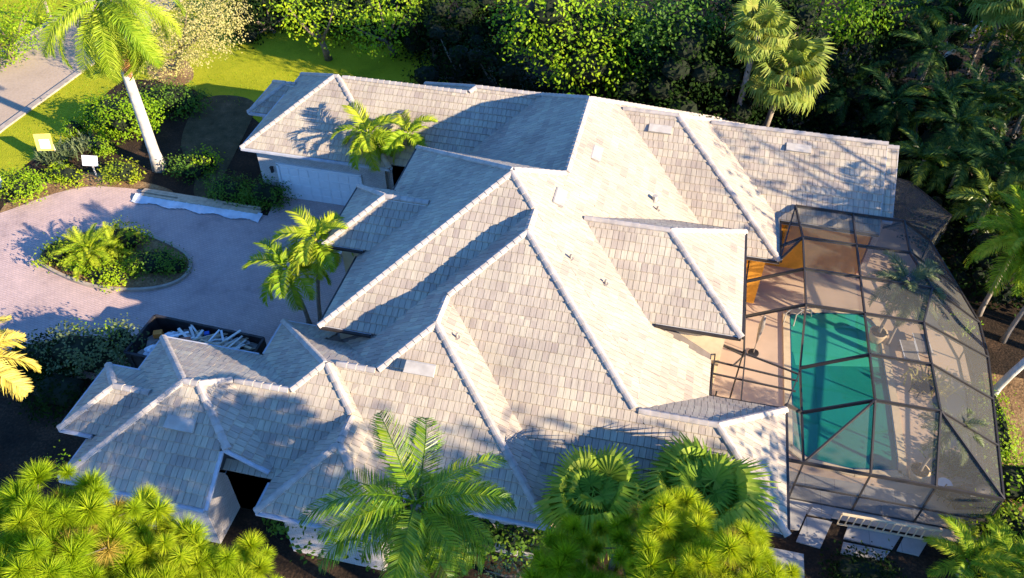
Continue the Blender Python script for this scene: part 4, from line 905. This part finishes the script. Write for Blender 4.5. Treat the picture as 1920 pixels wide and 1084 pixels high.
DS=[(-33.81, 56.97, 1.7, 2.5), (-30.85, 56.39, 1.7, 2.5), (-27.79, 56.45, 1.7, 2.5), (-24.74, 56.42, 1.7, 2.5), (-21.42, 56.09, 1.7, 2.5), (-17.71, 52.97, 2.4, 3), (-14.65, 49.1, 2.6, 3.2), (-14.23, 53.22, 2.6, 3), (-17.65, 54.12, 2.6, 3), (-25.52, 55.1, 1.7, 2.5), (-31.09, 54.04, 1.7, 2.5), (-11.86, 48.26, 2.6, 2.6), (-11.07, 49.59, 1.2, 1.8), (-9.01, 48.61, 1.2, 1.8), (-15.85, 56.36, 2.6, 3), (-2.27, 45.33, 5, 3), (-0.44, 44.54, 6, 3), (1.5, 45.58, 5, 3), (-1.9, 45.53, 7, 3), (0.57, 45.45, 7, 3), (2.86, 45.98, 6, 3), (2.49, 45.87, 8, 3), (4.18, 48.95, 2.0, 2.2), (9.83, 49.62, 2.0, 2.2), (11.77, 49.43, 2.0, 2.55), (10.35, 50.91, 4.0, 2.55), (12.52, 50.05, 4.0, 2.55), (13.25, 54.01, 5.0, 2.55), (14.4, 48.79, 1.6, 2.21), (15.42, 50.54, 3.0, 2.55), (16.76, 48.7, 2.0, 2.55), (18.55, 48.72, 3.0, 2.55), (20.13, 47.1, 2.0, 2.55), (15.22, 45.4, 1.6, 2.04), (16.81, 44.11, 1.6, 2.21), (18.46, 42.87, 2.0, 2.55), (18.91, 40.06, 1.6, 2.21), (17.1, 40.59, 1.6, 1.87), (13.7, 55.08, 6.0, 2.55), (16.52, 56.56, 6.0, 2.55), (6.3, 51.73, 1.5, 1.8), (7.98, 50.04, 1.5, 1.8), (1.37, 47.71, 7, 3), (3.94, 49.06, 8, 3), (6.16, 48.79, 9, 3), (10.46, 51.85, 5.0, 2.55), (12.71, 47.77, 1.6, 2.38), (14.99, 47.26, 3.0, 2.55), (17.58, 50.59, 4.0, 2.55), (19.18, 49.8, 5.0, 2.55), (14.03, 42.91, 1.6, 2.04), (15.74, 40.76, 1.6, 2.21), (16.81, 37.29, 1.6, 1.87), (18.18, 36.33, 1.6, 2.21), (19.94, 49.67, 3.0, 2.55), (18.06, 45.47, 2.0, 2.55), (-4.23, 50.48, 1.2, 1.8), (-0.76, 46.07, 2.6, 2.4), (-13.72, 55.96, 2.6, 3), (-21.12, 57.1, 1.7, 2.5), (-29.38, 56.06, 1.7, 2.5), (6.25, 48.08, 2.4, 2.3), (7.72, 48.11, 2.4, 2.3), (5.26, 49.18, 2.4, 2.3)]
def DB(x,y,z,R,i):
    q=random.Random(i*7+1); return [(x+q.uniform(-.75,.75)*R,y+q.uniform(-.75,.75)*R,max(.8,z+q.uniform(-.9,.45)*R),R*q.uniform(.32,.6)) for _ in range(9)]
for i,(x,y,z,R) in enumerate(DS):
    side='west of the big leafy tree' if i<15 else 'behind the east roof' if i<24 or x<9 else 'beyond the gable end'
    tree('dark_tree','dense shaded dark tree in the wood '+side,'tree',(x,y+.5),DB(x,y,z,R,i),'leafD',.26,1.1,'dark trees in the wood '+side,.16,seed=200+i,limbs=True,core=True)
# fan palms behind the house and the thicket of palms on the right
palm('cabbage_palm','tall fan palm with full sunlit crown and brown skirt above the east roof','palm tree',(5.34,44.37),6.9,(.5,-.3),sabF,40,(80,-50),'palmbark',.18,seed=31,sc_=1.25,partname='fan_leaf',dead=sabD,ndead=26)
palm('cabbage_palm','taller fan palm behind and left of the skirted one','palm tree',(3.61,43.78),9.3,(.2,0),sabF,34,(75,-45),'palmbark',.18,seed=32,sc_=1.0,partname='fan_leaf',dead=sabD,ndead=5)
palm('cabbage_palm','fan palm at the top right with two pale leaning stems beside it','palm tree',(18.95,54.17),8.6,(0,0),sabF,36,(75,-45),'palmbark',.18,seed=33,sc_=1.35,partname='fan_leaf',dead=sabD,ndead=5)
palm('cabbage_palm','small fan palm at the left foot of the skirted fan palm','palm tree',(4.86,51.52),4.5,(0,0),sabF,20,(70,-30),'palmbark',.15,seed=34,sc_=1.05,partname='fan_leaf',dead=sabD,ndead=4)
for p,l_ in(((17.99,61.16),(.9,.4)),((18.82,61.77),(1.4,.6))):
    t=empty('bare_trunk',(*p,0),'pale bare leaning trunk at the top right among the palms','tree trunk','pale leaning trunks at the top right'); MB().tube([(0,0,0),(l_[0]*2,l_[1]*2,4),(l_[0]*3.4,l_[1]*3.4,9)],[.22,.18,.15],10).build('trunk',M['royal'],t,True)
RG='palms in the shaded thicket right of the house'
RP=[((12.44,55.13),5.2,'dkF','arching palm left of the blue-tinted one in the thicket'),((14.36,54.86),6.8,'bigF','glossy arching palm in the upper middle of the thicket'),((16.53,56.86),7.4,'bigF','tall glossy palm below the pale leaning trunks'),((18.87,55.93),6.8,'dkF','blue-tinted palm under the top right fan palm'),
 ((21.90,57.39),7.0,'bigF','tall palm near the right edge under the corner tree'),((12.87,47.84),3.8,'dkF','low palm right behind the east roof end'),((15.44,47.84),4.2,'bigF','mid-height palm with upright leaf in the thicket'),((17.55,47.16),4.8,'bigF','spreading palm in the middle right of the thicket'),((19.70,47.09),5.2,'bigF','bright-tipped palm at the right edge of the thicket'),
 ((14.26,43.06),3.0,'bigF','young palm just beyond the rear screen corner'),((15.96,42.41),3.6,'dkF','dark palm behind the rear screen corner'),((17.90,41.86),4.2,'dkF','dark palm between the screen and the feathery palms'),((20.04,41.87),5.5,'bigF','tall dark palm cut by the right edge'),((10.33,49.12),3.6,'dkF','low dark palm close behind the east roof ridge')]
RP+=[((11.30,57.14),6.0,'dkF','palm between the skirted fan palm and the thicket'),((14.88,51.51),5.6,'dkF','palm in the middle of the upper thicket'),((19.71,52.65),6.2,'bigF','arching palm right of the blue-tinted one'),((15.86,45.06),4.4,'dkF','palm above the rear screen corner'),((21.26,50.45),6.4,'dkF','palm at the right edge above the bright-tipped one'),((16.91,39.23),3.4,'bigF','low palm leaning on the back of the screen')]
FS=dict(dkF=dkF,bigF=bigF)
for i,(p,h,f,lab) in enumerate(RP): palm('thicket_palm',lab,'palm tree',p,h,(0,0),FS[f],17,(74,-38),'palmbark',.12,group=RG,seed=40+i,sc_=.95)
AG='feathery palms beside the screen enclosure'
for i,(p,h,l_,lab) in enumerate([((16.72,34.08),5.0,(0,0),'feathery palm leaning over the back of the screen'),((18.69,35.73),6.0,(.3,0),'feathery palm right of the one leaning over the screen'),((17.54,32.37),5.6,(.5,.2),'lower feathery palm above the leaning pale trunk'),((18.99,33.45),7.2,(0,0),'tallest feathery palm cut by the right edge')]):
    palm('feathery_palm',lab,'palm tree',p,h,l_,arF,24,(76,-42),'palmbark',.11,group=AG,seed=60+i,sc_=1.12)
t=palm('leaning_palm','palm with long pale leaning trunk and dead brown leaves at the right edge','palm tree',(16.07,28.20),7.5,(3.2,.9),arF,16,(60,-35),'royal',.17,seed=70,dead=[dedF[0]],ndead=5)
# off-frame canopy to the east whose shade reaches the roofs and the thicket
OG='tall trees east of the picture'
for i,(x,y,z,R) in enumerate([(41,31.5,12,4.5),(38,37,13,5.5),(40,42,14,6),(38,48,13,6),(41,54,14,6.5),(43,38,22,5.5),(45,44,23,6),(44,50,23,6),(46,57,23,6.5),(43,64,20,6.5),(36,66,16,6),(44,72,17,6.5),(30,75,15,6),(20,72,13,5),(10,74,13,5),(26,31.5,14.2,2.0),(28,29,15,2.0)]):
    tree('shade_tree','leafy tree standing in the grove east of the pool' if i<10 else 'leafy tree in the wood beyond the top of the picture' if i<15 else 'loose tall tree east of the gable end','tree',(x,y),[(x,y,z,R),(x+2,y+1,z-R*.7,R*.8),(x-2,y-1.5,z-R*.9,R*.75),(x,y+2,z+1,R*.7)],'leafD' if i<15 else 'leafB',.4,.7 if i<15 else .25,OG if i<10 else 'trees beyond the top of the picture' if i<15 else 'loose trees east of the gable',.25,seed=300+i)
# right and bottom right ground planting
for i,(p,R,mt,lab,sz) in enumerate([((15.90,26.28),(.8,2.6,.6),'leafA','long bright yellow-green hedge beside the outer screen wall',.13),((16.04,23.11),(1.3,1.2,.9),'leafA','leafy green shrub at the right edge beside the screen corner',.16),((15.47,21.05),(1.3,.9,.8),'leafB','green shrub at the right edge below the screen corner',.16),((15.46,32.61),(.5,.6,.5),'leafA','tiny bright shrub beyond the outer screen bend',.14),((14.45,19.20),(1.4,.8,.7),'leafD','dark low shrub in the lower right corner',.15),((-3.17,16.15),(1.9,.9,1.5),'leafE','dark shrub against the near wall right of the coconut palm',.2),((-5.08,15.83),(2.0,.8,1.5),'leafE','dark shrub against the near wall below the coconut palm',.2),((-10.51,14.81),(2.2,.8,1.5),'leafE','dark shrub against the near wall left of the coconut palm',.2),((9.73,17.94),(1.6,.7,.6),'leafD','dark low shrub at the bottom edge under the balustrade',.13)]):
    shrub('shrub',lab,p,R,mt,sz,1.3,'shrubs around the screen enclosure',80+i)
for i,(p,lab) in enumerate([((13.49,18.97),'feathery cycad-like palm just outside the near screen corner'),((15.04,19.10),'feathery low palm in the lower right corner')]):
    palm('low_palm',lab,'palm tree',p,.9,(0,0),arF,14,(75,5),'palmbark',.14,group='low palms by the near screen corner',seed=90+i,sc_=.8)
# potted palms in the enclosure
def planter(p,lab):
    t=empty('planter',(*p,.05),lab,'planter'); MB().tube([(0,0,0),(0,0,.3),(0,0,.55),(0,0,.6)],[.26,.36,.42,.43],16).build('bowl',M['pot'],t,True); MB().tube([(0,0,.59),(0,0,.63)],.36,14).build('soil',M['mulch'],t)
for p,lab,lp_,h,lean,sd,n_ in (((12.32,23.04),'tan round planter near the near screen wall','slender potted palm leaning out of the near planter',2.3,(.55,.5),1,15),((11.40,30.94),'tan round planter at the back of the pool deck','dense potted palm at the back of the pool deck',3.0,(.4,.3),2,22)):
    planter(p,lab); palm('potted_palm',lp_,'palm tree',(p[0],p[1],.6),h,lean,ptF,n_,(70,-30),'palmbark',.07,seed=100+sd,sc_=1.0 if sd==1 else 1.25)
palm('potted_palm','second stem of palm beside the dense potted palm','palm tree',(11.93,30.70),2.6,(.3,.6),ptF,16,(70,-35),'palmbark',.07,seed=104,sc_=1.1)
strappy('leafy yellow-green plant by the black patio chair',(13.61,28.50),90,1.0,'leafO',8); strappy('low strappy plant at the outer wall of the deck',(14.04,23.93),120,.9,'leafG',9)
# ---- foreground
palm('coconut_palm','large coconut palm with arching glossy fronds at the bottom centre','palm tree',(-5.53,11.86),8.8,(.1,.2),coF,42,(52,-70),'palmbark',.2,seed=110,sc_=.81,dead=dedF,ndead=5)
palm('chinese_fan_palm','fan palm with drooping leaf tips left of the larger one at the bottom','palm tree',(-.6,15.7),5.0,(0,0),fanF,34,(55,-50),'palmbark',.16,seed=111,sc_=1.15,inner=(fanI,16),partname='fan_leaf',group='fan palms at the near eave')
palm('chinese_fan_palm','larger fan palm with drooping leaf tips at the near right roof corner','palm tree',(3.0,16.6),5.0,(0,0),fanF,40,(55,-52),'palmbark',.17,seed=112,sc_=1.35,inner=(fanI,18),partname='fan_leaf',group='fan palms at the near eave')
def PX(L): return L
pine('pine with broad pale sunlit crown in the bottom left corner',(-12.5,6.2),13,[(-12.11,6.95,13.5)+(1.4,17),(-11.35,7.25,13.3)+(1.1,12),(-11.48,5.92,13.8)+(1.4,17),(-10.87,6.40,13.4)+(1.1,12),(-11.39,5.28,13.5)+(1.2,12),(-10.90,5.60,13.2)+(1.0,10),(-11.04,7.30,13)+(.6,5)],1)
pine('pine with separate tufts between the bottom left crown and the coconut palm',(-9.0,7.8),12,[(-10.50,8.38,12)+(.8,7),(-10.51,7.46,12)+(.9,8),(-9.33,7.62,12.2)+(.9,9),(-8.36,7.59,11.8)+(.9,9),(-8.24,8.33,11)+(.8,7),(-9.64,6.57,12.2)+(1.0,9),(-8.80,6.80,12)+(1.,9),(-8.01,7.06,11.6)+(.9,7),(-10.55,6.46,12)+(.8,6)],2)
pine('pine with spaced tufts at the bottom right of centre',(.3,10.9),10.8,[(-1.00,11.28,9.8)+(.8,7),(-0.86,10.54,9.8)+(.8,7),(0.51,11.63,9.8)+(.9,8),(0.76,10.41,10.2)+(1.0,9),(-0.09,9.99,9.8)+(.9,6)],3)
pine('pine with large crown mass right of centre at the bottom edge',(2.8,10.0),11.6,[(1.65,11.31,10.8)+(1.2,13),(2.69,10.99,11)+(1.3,14),(1.71,10.15,11.1)+(1.2,12),(3.22,10.27,11)+(1.2,13),(4.04,10.67,10.6)+(.9,8),(2.23,9.61,11.2)+(1.2,12),(1.15,11.98,10)+(.8,6),(3.59,11.80,10.2)+(.8,6)],4)
tree('feathery_tree','pale feathery shrub tree at the bottom edge right of the coconut palm','tree',(-2.73,14.68),[(-2.68,12.47,6)+(.8,),(-1.84,12.48,6)+(.8,),(-3.39,11.94,6)+(.7,),(-1.32,12.33,6)+(.6,)],'leafG',.10,.5,trunk=.1,seed=9)
# tall pines south-east of the picture whose shade falls on the west roofs
for i,(x,y,z,R) in enumerate([(25,4.5,16.9,2.7),(25.5,1.8,17.2,2.5),(29,-2.2,22.4,3.0),(25,8.6,14.4,2.2),(26,6.6,15.8,2.1),(25,12.8,10.8,2.3),(27,11.6,11.3,2.2),(27,-1.6,21.5,2.9),(26,-4.5,20.6,3.2),(30,3,18.2,2.4),(31,-5,22.5,3.4),(27,14.5,5.5,3.0),(28,11.5,6.5,3.0),(25,16.5,3.4,2.4),(29,9,8,3.2),(24,13,3.5,2.6)]):
    tree('shade_pine','tall tree standing south-east of the house outside the view','tree',(x,y-2),[(x,y,z,R),(x+1.5,y+1,z-.8,R*.8),(x-1.5,y-1,z-.8,R*.8)],'leafB',.45,1.7,'tall trees south-east of the house',.25,seed=400+i)
# fallen leaves on the drive and grass blades on the lawn edge
r=np.random.default_rng(5); Q=[]
for k in range(5000):
    x,y=r.uniform(-42,-21),r.uniform(36,58)
    if x>-34+ (y-36)*.2 and y<44: continue
    a=r.uniform(0,6.28); h=r.uniform(.05,.12); s=np.array([math.cos(a),math.sin(a),0])*.02; c=np.array([x,y,.02]); tp=c+np.array([r.normal()*.03,r.normal()*.03,h]); Q+=[c-s,c+s,tp]
o=link('grass',fastmesh('grass',np.array(Q),3,M['leafA'])); tag(o,'short grass blades on the sunlit lawn','grass',kind='stuff')
